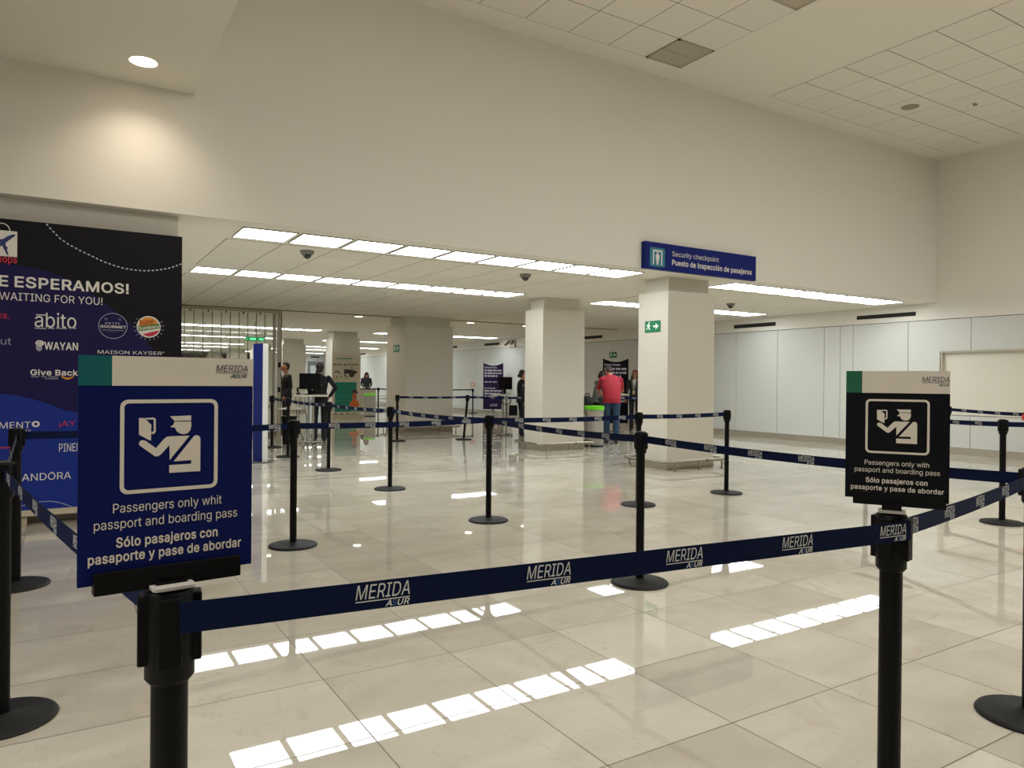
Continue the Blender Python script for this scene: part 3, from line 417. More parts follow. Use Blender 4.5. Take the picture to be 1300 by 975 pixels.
'd':(449,[[158,-24,194,-27,230,-24,262,-12,290,10,293,8,294,-4,298,-12,302,-16,310,-19,374,-19,383,-16,389,-8,391,0,391,508,387,520,378,527,310,528,302,526,294,518,292,508,292,372,290,368,262,390,234,399,194,403,158,400,130,392,98,374,77,356,56,332,38,300,24,264,17,228,15,188,17,148,26,108,38,76,53,48,76,20,102,-1,130,-15],[186,68,170,72,158,80,145,92,134,108,121,140,117,164,115,188,117,212,126,255,135,272,146,287,170,304,182,308,202,311,222,309,238,304,261,288,274,272,282,256,291,212,293,188,291,164,287,140,281,120,273,104,262,90,238,73,222,68,206,66]]),
'e':(429,[[173,-24,210,-27,242,-25,266,-21,286,-15,310,-3,330,10,350,28,369,52,384,88,381,100,372,108,310,123,302,124,291,116,270,86,246,71,210,65,194,67,174,71,158,79,138,97,126,116,120,132,118,148,122,150,370,150,380,152,388,160,390,168,388,232,383,260,376,284,362,316,348,336,334,352,314,370,290,384,250,398,206,403,170,401,134,390,102,373,78,354,58,331,39,300,26,264,18,228,15,184,18,148,25,112,39,76,56,48,78,22,106,0,138,-15],[122,240,121,240,120,244,126,262,139,280,154,295,170,305,186,309,202,311,230,308,254,296,269,280,281,260,285,244,285,240,282,240]]),
'g':(450,[[168,-167,206,-170,238,-168,270,-162,298,-153,322,-141,347,-123,366,-100,380,-75,389,-43,391,-11,391,377,388,389,378,397,306,397,297,389,294,381,293,369,290,368,262,390,230,401,194,403,166,401,130,391,98,374,78,357,58,334,38,301,25,269,17,229,15,189,17,153,24,117,38,81,56,53,77,29,102,11,130,-3,162,-12,194,-14,230,-11,256,-3,290,20,292,17,290,-27,282,-47,266,-62,254,-69,234,-76,206,-78,182,-76,162,-71,134,-51,113,-27,102,-22,90,-25,42,-52,35,-59,32,-67,35,-79,49,-103,70,-125,94,-143,126,-157,150,-164],[182,81,170,84,154,93,138,109,126,131,120,149,115,189,120,233,126,253,135,273,144,285,158,297,170,304,186,309,206,311,222,309,242,303,262,288,274,273,282,257,288,237,292,217,292,169,289,149,283,129,271,109,250,89,238,84,222,80,206,78]]),
'h':(435,[[42,-16,53,-19,117,-19,125,-15,131,-8,133,0,133,224,136,252,142,272,157,291,169,300,185,306,209,310,229,308,247,300,257,292,267,280,274,260,277,232,277,0,279,-8,285,-16,293,-19,357,-19,369,-14,376,-4,376,240,374,272,369,300,358,328,341,354,325,370,309,382,281,395,257,401,225,403,197,401,165,390,133,372,133,512,129,520,117,528,49,528,41,524,34,512,34,0,36,-8]]),
'i':(192,[[42,-16,53,-19,117,-19,129,-12,133,-4,133,380,127,392,117,398,49,398,40,392,34,380,34,0,36,-8],[80,424,105,428,126,440,140,460,145,480,141,504,128,524,109,538,85,543,61,539,41,526,28,508,22,484,27,460,41,441,60,428]]),
'j':(192,[[-21,-159,-10,-162,30,-160,54,-155,74,-146,102,-123,119,-99,127,-75,133,-31,133,377,130,389,118,397,50,398,41,393,35,385,34,-31,32,-47,22,-61,14,-66,-18,-70,-27,-79,-29,-87,-29,-143,-27,-151],[74,425,86,424,110,430,127,441,141,461,145,481,141,505,127,525,106,539,82,543,58,538,40,525,26,505,22,481,28,457,42,439,58,429]]),
'k':(406,[[42,-16,53,-19,113,-19,121,-17,129,-11,133,0,133,132,149,148,153,148,283,-16,293,-19,373,-19,385,-13,391,-4,390,4,386,12,228,212,228,216,373,366,379,376,376,388,369,396,361,398,285,398,273,395,133,252,133,508,129,520,117,528,49,528,41,524,34,512,34,0,36,-8]]),
'l':(214,[[105,-18,141,-21,165,-20,185,-15,193,-11,197,-7,200,6,188,58,184,66,173,73,145,71,137,73,134,82,132,514,127,522,117,528,49,528,40,522,34,510,34,86,36,58,44,30,61,6,81,-8]]),
'm':(635,[[42,-16,53,-19,117,-19,125,-15,131,-8,133,0,133,236,136,260,143,280,153,293,169,304,181,309,197,311,221,308,237,298,249,283,252,276,255,256,255,0,257,-8,263,-16,273,-19,337,-19,346,-16,352,-8,354,0,354,244,356,264,362,280,371,292,381,302,397,309,417,311,441,308,461,297,468,288,475,272,477,252,477,0,479,-8,485,-16,493,-19,557,-19,568,-16,574,-8,576,0,576,256,574,284,568,312,558,336,545,356,525,376,505,389,485,398,457,404,437,405,405,402,373,392,345,376,321,354,317,354,301,373,277,392,245,402,217,405,189,402,163,392,133,373,128,388,117,397,53,398,41,394,37,388,34,380,34,0,36,-8]]),
'n':(435,[[42,-16,53,-19,117,-19,125,-15,131,-8,133,0,133,224,136,252,142,272,157,291,169,300,185,306,209,310,229,308,247,300,257,292,267,280,274,260,277,232,277,0,279,-8,285,-16,297,-19,357,-19,365,-17,372,-12,376,0,376,240,373,276,368,304,356,332,342,352,327,368,305,385,281,395,257,401,229,403,197,401,169,392,141,378,133,371,128,388,121,396,113,398,49,398,41,394,37,388,34,376,34,0,36,-8]]),
'o':(440,[[170,-24,206,-27,242,-24,278,-14,310,1,335,20,362,52,376,76,388,108,398,148,400,188,398,228,389,264,377,296,359,328,334,356,308,376,278,391,242,401,206,403,170,401,138,392,102,373,78,353,58,331,40,300,26,264,18,228,15,184,18,148,25,112,39,76,56,48,81,20,106,0,138,-15],[186,68,170,73,154,83,142,95,126,123,120,144,117,168,115,188,117,212,126,252,142,280,154,293,170,303,186,309,206,311,226,309,242,304,258,295,270,284,281,268,289,252,296,228,299,208,299,164,295,140,282,108,270,92,258,81,243,72,226,68,206,65]]),
'p':(449,[[42,-159,53,-162,117,-162,125,-158,131,-151,133,-143,133,10,165,-13,193,-23,229,-27,265,-24,297,-14,321,-1,346,17,370,45,388,77,399,109,407,149,409,189,407,225,399,265,387,301,368,333,349,354,325,375,297,390,261,401,229,403,193,400,161,389,133,367,131,369,131,381,128,389,116,397,49,398,41,393,35,385,34,-143,36,-151],[197,69,185,73,163,89,151,105,143,121,137,141,133,165,133,213,136,233,143,257,151,273,161,286,173,297,185,304,201,309,221,311,237,309,253,305,269,295,281,284,291,269,304,237,308,213,307,161,304,141,297,121,281,95,268,81,253,72,237,68,217,66]]),
'r':(284,[[42,-16,53,-19,117,-19,125,-15,131,-8,133,0,133,232,135,256,144,276,153,287,169,298,185,304,205,307,245,303,257,310,262,320,262,384,260,392,252,400,245,403,213,404,185,401,161,393,141,383,133,376,125,392,113,398,49,398,41,394,37,388,34,376,34,0,36,-8]]),
's':(390,[[141,-24,180,-27,212,-26,240,-20,268,-11,292,3,308,15,324,32,340,56,347,80,350,108,346,136,336,162,316,187,296,204,268,217,152,249,136,258,130,268,128,276,131,288,142,300,160,310,184,314,212,310,231,300,241,288,254,264,264,258,272,259,328,272,337,276,342,284,342,296,331,324,312,352,288,375,260,390,236,398,212,402,160,402,132,396,104,386,84,376,66,360,51,344,37,320,31,300,28,272,32,244,42,216,60,193,81,176,112,162,144,152,228,130,240,122,247,112,249,104,245,92,232,78,220,71,204,66,184,64,156,67,135,76,122,88,110,116,100,125,88,125,32,113,24,109,20,105,17,92,23,68,34,44,49,24,64,9,84,-5,108,-16]]),
't':(252,[[134,-20,166,-23,194,-22,222,-15,231,-4,231,8,218,64,210,71,202,73,170,69,154,72,147,80,145,100,145,304,146,307,150,308,206,308,216,312,223,324,223,380,217,392,206,398,146,399,145,400,145,472,143,480,138,485,126,490,62,490,52,484,46,474,46,400,42,398,2,398,-6,394,-10,388,-13,380,-13,324,-10,316,-2,310,6,308,42,308,46,304,46,92,49,60,60,32,82,5,106,-11]]),
'u':(435,[[149,-21,181,-24,213,-21,241,-13,265,0,277,10,281,-9,285,-14,293,-18,357,-19,366,-17,374,-9,376,-1,376,379,373,389,365,396,357,398,293,398,285,395,279,387,277,379,277,155,274,127,267,107,251,87,237,78,221,72,201,69,181,71,162,79,152,87,143,99,135,119,133,147,133,379,131,387,123,395,113,398,49,398,41,394,36,387,34,379,34,139,35,107,42,75,54,47,67,27,85,8,105,-5,125,-15]]),
'v':(414,[[152,-16,161,-19,229,-19,237,-15,243,-8,389,372,389,384,381,395,373,398,305,398,297,396,289,390,197,133,193,129,100,388,93,396,81,398,13,398,5,394,1,388,-2,380,-1,372,145,-7]]),
'w':(592,[[127,-16,135,-19,199,-19,207,-17,215,-9,283,228,349,-4,353,-12,359,-17,367,-19,431,-19,443,-12,448,-4,563,372,563,384,558,392,547,398,479,398,471,396,463,388,399,158,395,160,332,388,327,394,319,398,251,398,243,396,239,392,234,384,171,155,167,160,103,389,95,396,87,398,23,398,15,396,10,392,5,384,5,372,119,-4,123,-12]]),
'y':(414,[[57,-161,93,-164,121,-161,141,-155,169,-140,193,-117,222,-65,388,371,389,383,381,395,373,398,305,398,297,396,289,390,197,134,193,129,98,391,93,396,85,398,17,398,8,395,0,387,-2,379,0,371,142,-1,133,-29,124,-49,116,-61,109,-66,101,-70,57,-67,49,-71,45,-77,28,-141,31,-149,37,-155]]),
'¡':(221,[[53,-141,64,-144,136,-144,148,-137,152,-129,148,223,142,235,132,241,64,241,55,235,50,227,45,-125,47,-133],[83,279,100,277,124,282,144,296,159,319,163,343,158,367,144,387,120,402,96,407,72,401,52,387,38,363,33,339,39,315,53,295,72,282]]),
'ó':(440,[[170,-24,206,-27,242,-24,278,-14,310,1,335,20,362,52,376,76,388,108,398,148,400,188,398,228,389,264,377,296,359,328,334,356,308,376,278,391,242,401,206,403,170,401,138,392,102,373,78,353,58,331,40,300,26,264,18,228,15,184,18,148,25,112,39,76,56,48,81,20,106,0,138,-15],[186,68,170,73,154,83,142,95,126,123,120,144,117,168,115,188,117,212,126,252,142,280,154,293,170,303,186,309,206,311,226,309,242,304,258,295,270,284,281,268,289,252,296,228,299,208,299,164,295,140,282,108,270,92,258,81,243,72,226,68,206,65],[172,412,182,410,230,410,238,411,245,416,314,520,316,532,310,542,298,548,230,548,222,547,214,542,164,436,163,424,166,417]])}
_TC = {}
def _area(p): return sum(p[i - 1][0] * p[i][1] - p[i][0] * p[i - 1][1] for i in range(len(p))) / 2
def _inside(q, p):
    r = False
    for i in range(len(p)):
        (x0, y0), (x1, y1) = p[i - 1], p[i]
        if (y0 > q[1]) != (y1 > q[1]) and q[0] < (x1 - x0) * (q[1] - y0) / (y1 - y0) + x0: r = not r
    return r
def text2d(body, bold=0.0, shear=0.0):
    """(verts, faces, xmin, xmax) of flat lettering"""
    from mathutils.geometry import tessellate_polygon
    key = (body, bold, shear)
    if key in _TC: return _TC[key]
    vs = []; fs = []; x = 0
    for ch in body:
        adv, cs = (GLYPHS_BOLD if bold >= 0.01 else GLYPHS)[ch]
        cs = [[(c[i] / 1000, c[i + 1] / 1000) for i in range(0, len(c), 2)] for c in cs]
        for c in cs:
            if _area(c) < 0: continue
            loops = [c] + [h for h in cs if _area(h) < 0 and _inside(h[0], c)]
            tri = tessellate_polygon([[Vector((p[0], p[1], 0)) for p in l] for l in loops])
            o = len(vs); vs += [(x + p[0] + shear * p[1], p[1]) for l in loops for p in l]; fs += [tuple(k + o for k in t) for t in tri]
        x += adv / 1000
    xs = [p[0] for p in vs]
    _TC[key] = (vs, fs, min(xs), max(xs))
    return _TC[key]
CAP = 0.509
def put_text(mb, body, plane, u0, u1, vb, cap, d, bold=0.0, shear=0.0, mi=0, flip=1):
    """lettering from u0 to u1 on baseline vb, capital height cap"""
    vs, fs, a, b = text2d(body, bold, shear)
    kx = (u1 - u0) / (b - a); ky = cap / CAP * flip
    mb.flat([(u0 + (x - a) * kx, vb + y * ky) for x, y in vs], fs, plane, d, mi)
def rounded(x0, x1, y0, y1, r, n=6):
    out = []
    for cx, cy, a0 in ((x1 - r, y1 - r, 0), (x0 + r, y1 - r, 90), (x0 + r, y0 + r, 180), (x1 - r, y0 + r, 270)):
        for k in range(n + 1):
            a = math.radians(a0 + 90 * k / n); out.append((cx + r * math.cos(a), cy + r * math.sin(a)))
    return out
def ring_faces(mb, outer, inner, plane, d, mi=0):
    n = len(outer); mb.flat(list(outer) + list(inner), [(i, (i + 1) % n, (i + 1) % n + n, i + n) for i in range(n)], plane, d, mi)
def circle(cx, cy, r, n=28, ry=None):
    return [(cx + r * math.cos(2 * math.pi * k / n), cy + (ry or r) * math.sin(2 * math.pi * k / n)) for k in range(n)]

# ------------------------------------------------------------------ setting: floor, walls, ceilings, columns
H = 2.88            # low ceiling
HH = 5.60           # hall ceiling
HY = 7.68           # face of the header wall
RX = 14.28          # face of the right-hand wall
struct('floor', MB().box(-11, RX + 0.4, -9, 67, -0.12, 0.0), floor_mat())
struct('trim_1', MB().box(0.96, RX - 0.02, 9.40, 9.418, -0.02, 0.0015).box(0.96, RX - 0.02, 9.70, 9.718, -0.02, 0.0015), mat('joint_strip', (104, 92, 74), 0.4))
struct('wall_header', MB().box(-11, RX, HY, 7.88, H, HH), WALL)
struct('wall_shopfront', MB().box(-11, 0.96, 7.81, 8.2, 0, H), mat('grey_wall_paint', (212, 207, 194), 0.7))
struct('wall_left', MB().box(0.76, 0.96, 8.2, 66, 0, H), WALL)
struct('wall_rear', MB().box(-11, RX + 0.4, -9.2, -9, 0, HH), mat('light_cutting_dark_grey', (88, 86, 82), 0.5))  # unseen wall, toned dark to cut light reaching the sign fronts
struct('wall_hall_left', MB().box(-11.2, -11, -9, 8.2, 0, HH), WALL)
struct('wall_back', MB().box(0.76, RX + 0.4, 66, 66.2, 0, H), WALL)
HG = grid_mat('hall_ceiling_tiles', (230, 225, 212), (104, 97, 84), 0.61, 0.61, 9.0, 7.32, 0.010, 0.012, linex=(150, 142, 124))
HG2 = grid_mat('hall_ceiling_tiles_left', (230, 225, 212), (110, 100, 84), 0.63, 0.615, 7.17, 7.32, 0.010, 0.010)
struct('ceiling_hall', MB().box(-11, RX + 0.4, -9, 7.88, HH, HH + 0.1), CEIL)
struct('ceiling_hall_tiles', MB().box(9.0, 13.87, -6, 7.32, HH - 0.004, HH + 0.02), HG)
struct('ceiling_hall_tiles', MB().box(1.5, 7.17, -6, 7.32, HH - 0.004, HH + 0.02), HG2)
struct('ceiling_low', MB().box(-11, RX + 0.4, 7.88, 67, H, H + 0.1), CEIL)
LG = grid_mat('low_ceiling_tiles', (230, 225, 212), (160, 152, 134), 0.619, 0.61, 1.575, 8.72, 0.012, 0.006, linex=(116, 108, 92), var=0.06)
LG2 = grid_mat('low_ceiling_tiles_right', (230, 225, 212), (178, 168, 148), 0.589, 0.61, 8.985, 8.72, 0.010, 0.006, linex=(166, 155, 134), var=0.05)
for x0, x1, g in ((1.575, 7.146, LG), (8.985, 13.70, LG2)):
    for y0, y1 in ((8.72, 10.95), (11.86, 17.02)):
        struct('ceiling_low_tiles', MB().box(x0, x1, y0, y1, H - 0.004, H + 0.02), g)
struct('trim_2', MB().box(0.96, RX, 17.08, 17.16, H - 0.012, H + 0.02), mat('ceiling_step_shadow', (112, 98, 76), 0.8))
struct('ceiling_soffit', MB().box(-11, 1.08, -6, HY, 4.05, HH), CEIL)

# right-hand wall: painted bulkhead above white laminate panels, recess with a closed shutter near the hall corner
nz0, nz1, ny = 0.73, 1.94, 7.59
struct('wall_right', MB().box(RX, RX + 0.4, -9, 66, 2.555, HH).box(RX + 0.035, RX + 0.4, ny, 66, 0, 2.555)
       .box(RX + 0.035, RX + 0.4, -9, ny, nz1, 2.555).box(RX + 0.035, RX + 0.4, -9, ny, 0, nz0).box(RX + 0.13, RX + 0.4, -9, ny, nz0, nz1),
       [WALL])
struct('trim_3', MB().box(RX + 0.012, RX + 0.034, ny, 66, 0.1, 2.556).box(RX + 0.012, RX + 0.034, -9, ny, nz1, 2.556).box(RX + 0.012, RX + 0.034, -9, ny, 0.1, nz0), SEAM)
seams = [7.03, 8.21, 9.39, 9.69, 10.08, 11.31, 12.54, 13.77, 15.0, 16.25, 17.4, 18.62, 19.85, 21.05, 22.3, 23.48, 24.71, 25.86, 27.12] + [28.35 + 1.23 * k for k in range(31)]
pm = MB(); g = 0.005
for a, b in zip(seams[1:], seams[2:]):
    pm.box(RX, RX + 0.03, a + g, b - g, 0.13, 2.543)
pm.box(RX, RX + 0.03, ny, 8.21 - g, 0.13, 2.543).box(RX, RX + 0.03, 7.03 + g, ny, nz1, 2.543)
ya = 7.03
while ya > -8.5:
    yb = ya - 1.2
    pm.box(RX, RX + 0.03, yb + g, ya - g, nz1, 2.543).box(RX, RX + 0.03, yb + g, ya - g, 0.13, nz0 - 0.004)
    ya = yb
pm.box(RX, RX + 0.03, 7.03 + g, ny, 0.13, nz0 - 0.004)
struct('wall_right_panels', pm, LAMI)
struct('baseboard_right', MB().box(RX - 0.012, RX + 0.03, -9, 66, 0, 0.125), mat('steel_skirting', (176, 168, 152), 0.4, metal=0.5))
rs = MB().box(RX + 0.10, RX + 0.128, -9, ny - 0.03, nz0 + 0.01, nz1 - 0.03)
struct('trim_4', rs, mat('beige_shutter', (222, 217, 202), 0.6))
struct('trim_5', MB().box(RX + 0.02, RX + 0.13, ny - 0.03, ny, nz0, nz1).box(RX + 0.02, RX + 0.13, -9, ny - 0.03, nz1 - 0.03, nz1), mat('recess_frame', (198, 190, 170), 0.5))

# far wall piece with a grey framed door
struct('wall_far', MB().box(11.2, RX, 46, 46.2, 0, H), LAMI)
dz = 2.42
struct('door_1', MB().box(13.2, 13.36, 45.93, 46.02, 0, dz).box(14.06, 14.22, 45.93, 46.02, 0, dz).box(13.36, 14.06, 45.93, 46.02, dz - 0.26, dz)
       .box(13.36, 14.06, 45.97, 46.01, 0.0, dz - 0.26, 1), [mat('grey_door_frame', (120, 126, 130), 0.4), mat('pale_door_leaf', (205, 212, 212), 0.4)])

def column(x0, x1, y0, y1, label):
    d = 0.07
    mb = MB().box(x0, x1, y0, y1, 0, 2.66).box(x0 + d, x1 - d, y0 + d, y1 - d, 2.66, H + 0.02)
    mb.box(x0 - 0.004, x1 + 0.004, y0 - 0.004, y1 + 0.004, 0, 0.10, 1)
    o = struct('column', mb, [COLP, mat('column_plinth', (150, 140, 122), 0.4)], label)
    return o
COLS = [(7.63, 8.60, 7.99, 8.64), (7.63, 8.60, 11.29, 11.90), (7.18, 8.50, 16.66, 17.85), (7.55, 8.50, 23.49, 24.2), (7.34, 8.26, 29.03, 29.75),
        (7.5, 8.4, 34.9, 35.6), (7.5, 8.4, 40.6, 41.3), (7.5, 8.4, 47.4, 48.1), (7.5, 8.4, 54.5, 55.2)]
for k, c in enumerate(COLS):
    column(*c, ['white square column with steel rail standing just behind the blue overhead sign', 'white square column behind the lime-lidded bin', 'wide white column with green exit sign on its side face',
                'white column behind the teal information poster', 'white column behind the guard in a dark suit'][k] if k < 5 else 'pale column far back seen through the glass partition')

# ------------------------------------------------------------------ light fittings
def make_panel(label, loc, group):
    t = thing('ceiling_light', label, 'ceiling light', loc, group)
    w, h = 0.274, 0.292
    f = MB()
    f.box(-w - 0.012, -w, -h - 0.012, h + 0.012, -0.012, 0.006).box(w, w + 0.012, -h - 0.012, h + 0.012, -0.012, 0.006)
    f.box(-w, w, -h - 0.012, -h, -0.012, 0.006).box(-w, w, h, h + 0.012, -0.012, 0.006)
    f.build('frame', mat('panel_frame', (140, 134, 120), 0.5), t, local=True)
    MB().box(-w, w, -h, h, -0.009, -0.004).build('diffuser', DIFF, t, local=True)
    return t
ORD = ['first', 'second', 'third', 'fourth', 'fifth', 'sixth', 'seventh', 'eighth', 'ninth']
rows = [(8.245, 'row nearest the header wall'), (11.41, 'second row from the header wall'), (23.4, 'third row from the header wall'), (29.2, 'fourth row from the header wall'),
        (35.2, None), (38.9, None), (44.3, None)]
proto = None
for y, rn in rows:
    for bay, x0, pitch, n in (('left', 1.575, 0.619, 9), ('right', 8.985, 0.589, 8)):
        if y > 43 and bay == 'right': n = 8
        for k in range(n):
            loc = (x0 + pitch * (k + 0.5), y, H)
            if rn: lab = '%s lit ceiling panel of the %s bay, %s' % (ORD[k], bay, rn)
            else: lab = 'lit square ceiling panel in the distant rows at the far end of the room'
            grp = 'ceiling panels, ' + (rn or 'distant rows')
            if proto is None: proto = make_panel(lab, loc, grp); o = proto
            else: o = copy_tree(proto); o.location = loc; o['label'] = lab; o['group'] = grp
            o.scale = (0.93 if bay == 'right' else 1.0, 1, 1)

def downlight(loc, label, r=0.11, lamp=None, group=None):
    t = thing('downlight', label, 'downlight', loc, group)
    MB().lathe([(r, -0.001), (r + 0.012, -0.006), (r + 0.012, 0.004), (r, 0.004)], seg=32).build('trim_ring', FRAMEW, t, True, local=True)
    MB().lathe([(0.001, -0.002), (r - 0.001, -0.002), (r - 0.001, 0.003), (0.001, 0.003)], seg=32).build('lamp_face', WARMLAMP, t, local=True)
    return t
dl = downlight((0.59, 7.12, 4.05), 'round warm downlight lit in the lowered soffit at upper left')
spot = bpy.data.lights.new('downlight_beam', 'SPOT'); spot.energy = 46; spot.color = (1, 0.86, 0.68); spot.spot_size = math.radians(120); spot.spot_blend = 1.0; spot.shadow_soft_size = 0.09
so = bpy.data.objects.new('downlight_beam', spot); COL.objects.link(so); so.location = (0.59, 7.12, 4.03); so.rotation_euler = (math.radians(14), 0, 0)
for k, x in enumerate((4.15, 6.35, 9.53, 11.35)):
    sl = bpy.data.lights.new('downlight_beam', 'SPOT'); sl.energy = (90, 26, 110, 120)[k]; sl.color = (1, 0.82, 0.62); sl.spot_size = math.radians(150); sl.spot_blend = 1.0; sl.shadow_soft_size = 0.08
    sb = bpy.data.objects.new('downlight_beam', sl); COL.objects.link(sb); sb.location = (x, 17.66, H - 0.02)
    downlight((x, 17.66, H), ['small round downlight above the end of the glass partition', 'small round downlight between the partition and the wide column',
              'small round downlight right of the wide column', 'small round downlight beside the column behind the bin'][k], 0.10, group='downlights along the ceiling joint')

def dome(loc, label, s=1.0):
    t = thing('dome_camera', label, 'security camera', loc, 'ceiling dome cameras')
    MB().lathe([(0.001, 0.002), (0.085 * s, 0.002), (0.085 * s, -0.025 * s), (0.07 * s, -0.05 * s), (0.001, -0.05 * s)], seg=28).build('housing', mat('grey_housing', (120, 118, 112), 0.5), t, True, local=True)
    MB().lathe([(0.001, -0.05 * s), (0.055 * s, -0.05 * s), (0.047 * s, -0.075 * s), (0.025 * s, -0.098 * s), (0.001, -0.104 * s)], seg=28).build('dome', mat('smoked_dome', (40, 40, 42), 0.15), t, True, local=True)
dome((2.56, 8.98, H), 'grey dome camera on the ceiling left, near the lit panels')
dome((5.82, 9.09, H), 'small grey dome camera on the ceiling between the two near light rows')
dome((11.28, 10.06, H), 'dark dome camera on the ceiling right of the nearest column')
tag(MB().lathe([(0.001, 0), (0.04, 0), (0.035, -0.02), (0.012, -0.03), (0.012, -0.06), (0.001, -0.06)], (4.9, 12.3, H), 16).build('sprinkler_head', mat('sprinkler_white', (205, 200, 188), 0.4), smooth=True), 'tiny white sprinkler on the ceiling behind the second light row', 'sprinkler')

# hall ceiling fittings
def grille(x0, x1, y0, y1, label):
    t = thing('air_grille', label, 'air vent', ((x0 + x1) / 2, (y0 + y1) / 2, HH - 0.004), 'hall ceiling grilles')
    mb = MB(); z0, z1 = HH - 0.018, HH - 0.004
    mb.box(x0, x1, y0, y0 + 0.03, z0, z1).box(x0, x1, y1 - 0.03, y1, z0, z1).box(x0, x0 + 0.03, y0, y1, z0, z1).box(x1 - 0.03, x1, y0, y1, z0, z1)
    ym = (y0 + y1) / 2
    mb.box(x0, x1, ym - 0.006, ym + 0.006, z0 - 0.001, z1)
    mb.build('frame', mat('grille_frame', (172, 164, 146), 0.6), t)
    s = MB().box(x0 + 0.03, x1 - 0.03, y0 + 0.03, y1 - 0.03, z0 + 0.006, z1); n = 30
    for k in range(n):
        y = y0 + 0.035 + (y1 - y0 - 0.07) * (k + 0.5) / n
        s.box(x0 + 0.03, x1 - 0.03, y - 0.004, y + 0.004, z0 + 0.003, z0 + 0.006)
    s.build('louvres', mat('grille_louvre', (190, 182, 162), 0.6), t)
grille(6.54, 7.16, 6.70, 7.31, 'square grey air grille in the hall ceiling next to the header wall')
grille(6.54, 7.16, 4.85, 5.46, 'square grey air grille cut by the top edge of the picture')
t = thing('ceiling_speaker', 'round grey speaker set in the hall ceiling tiles', 'speaker', (11.15, 6.42, HH - 0.004))
MB().lathe([(0.001, -0.006), (0.10, -0.006), (0.118, 0.0), (0.118, 0.002), (0.001, 0.002)], seg=32).build('grille', mat('speaker_grille', (140, 134, 118), 0.7), t, True, local=True)
MB().lathe([(0.118, -0.008), (0.128, -0.004), (0.128, 0.002), (0.118, 0.002)], seg=32).build('rim', mat('speaker_rim', (150, 144, 128), 0.6), t, True, local=True)
tag(MB().box(11.80, 11.90, 5.80, 5.83, HH - 0.02, HH - 0.003).lathe([(0.001, 0.0), (0.03, 0.0), (0.02, -0.03), (0.001, -0.03)], (11.85, 5.82, HH - 0.004), 16).build('ceiling_sensor', mat('sensor_white', (150, 146, 132), 0.5)), 'tiny sensor in the hall ceiling beside the round speaker', 'sensor')

# linear air slots in the bulkhead of the right-hand wall
def slot(y0, y1, z0, z1, label):
    t = thing('air_slot', label, 'air vent', (RX, (y0 + y1) / 2, z0), 'black air slots along the bulkhead')
    MB().box(RX - 0.006, RX + 0.01, y0, y1, z0, z1).build('slot', DARKGAP, t)
    b = MB()
    for z in (z0 + (z1 - z0) * 0.33, z0 + (z1 - z0) * 0.66): b.box(RX - 0.008, RX, y0 + 0.01, y1 - 0.01, z - 0.003, z + 0.003)
    b.build('blade', mat('slot_blade', (40, 38, 36), 0.5), t)
slot(8.06, 9.31, 2.655, 2.735, 'long black air slot on the bulkhead nearest the hall corner')
slot(11.37, 12.62, 2.655, 2.745, 'black air slot on the bulkhead right of the nearest column')
slot(17.83, 19.1, 2.66, 2.75, 'black air slot between the two nearest columns')
slot(24.1, 25.27, 2.68, 2.77, 'black air slot above the purple banner')
slot(27.6, 28.8, 2.68, 2.77, 'black air slot at the right edge of the wide column')
slot(38.6, 40.4, 2.68, 2.77, 'small black air slot left of the wide column')
tag(MB().box(13.4, 13.95, 45.98, 46.01, 2.66, 2.74).build('air_slot', DARKGAP), 'tiny black air slot above the far grey door', 'air vent', 'black air slots along the bulkhead')
t = thing('wall_camera', 'white security camera bracket on the far bulkhead', 'security camera', (RX, 23.1, 2.6))
MB().box(RX - 0.06, RX, 22.9, 23.3, 2.56, 2.82).build('bracket', mat('camera_beige', (200, 192, 172), 0.5), t)
MB().tube([(RX - 0.06, 23.25, 2.78), (RX - 0.22, 23.35, 2.62)], 0.05, 12).build('camera_body', mat('camera_grey', (110, 104, 92), 0.5), t, True)
MB().tube([(RX - 0.06, 23.0, 2.78), (RX - 0.2, 22.9, 2.66)], 0.04, 12).build('lamp', mat('camera_grey', (110, 104, 92), 0.5), t, True)

# ------------------------------------------------------------------ steel bumper rails round the columns
def bumper(c, label):
    x0, x1, y0, y1 = c; o = 0.17; r = 0.14
    t = thing('bumper_rail', label, 'bumper rail', ((x0 + x1) / 2, (y0 + y1) / 2, 0), 'steel bumper rails round the columns')
    p = rounded(x0 - o, x1 + o, y0 - o, y1 + o, r, 6); p.append(p[0])
    z = 0.135
    MB().tube([(a, b, z) for a, b in p], 0.024, 10, caps=False).build('rail', STEEL, t, True)
    MB().tube([(x0 + (x1 - x0) * 0.66, y0 - o, z), (x0 + (x1 - x0) * 0.66 + 0.02, y0 - o, z)], 0.0255, 10).build('joint_collar', SEAM, t)
    nx = 3 if x1 - x0 < 1.1 else 4
    pts = [(x0 - o + 0.16 + (x1 - x0 + 2 * o - 0.32) * k / (nx - 1), yy) for k in range(nx) for yy in (y0 - o, y1 + o)] + [(xx, (y0 + y1) / 2) for xx in (x0 - o, x1 + o)]
    for a, b in pts:
        MB().tube([(a, b, 0.0), (a, b, 0.125)], 0.014, 8).tube([(a, b, 0.0), (a, b, 0.006)], 0.03, 12).build('rail_post', STEEL, t, True)
bumper(COLS[0], 'steel bumper rail round the column under the blue overhead sign')
bumper(COLS[1], 'steel bumper rail round the column behind the lime-lidded bin')
bumper(COLS[2], 'steel bumper rail round the wide column')
bumper(COLS[3], 'steel bumper rail round the column with the teal poster')

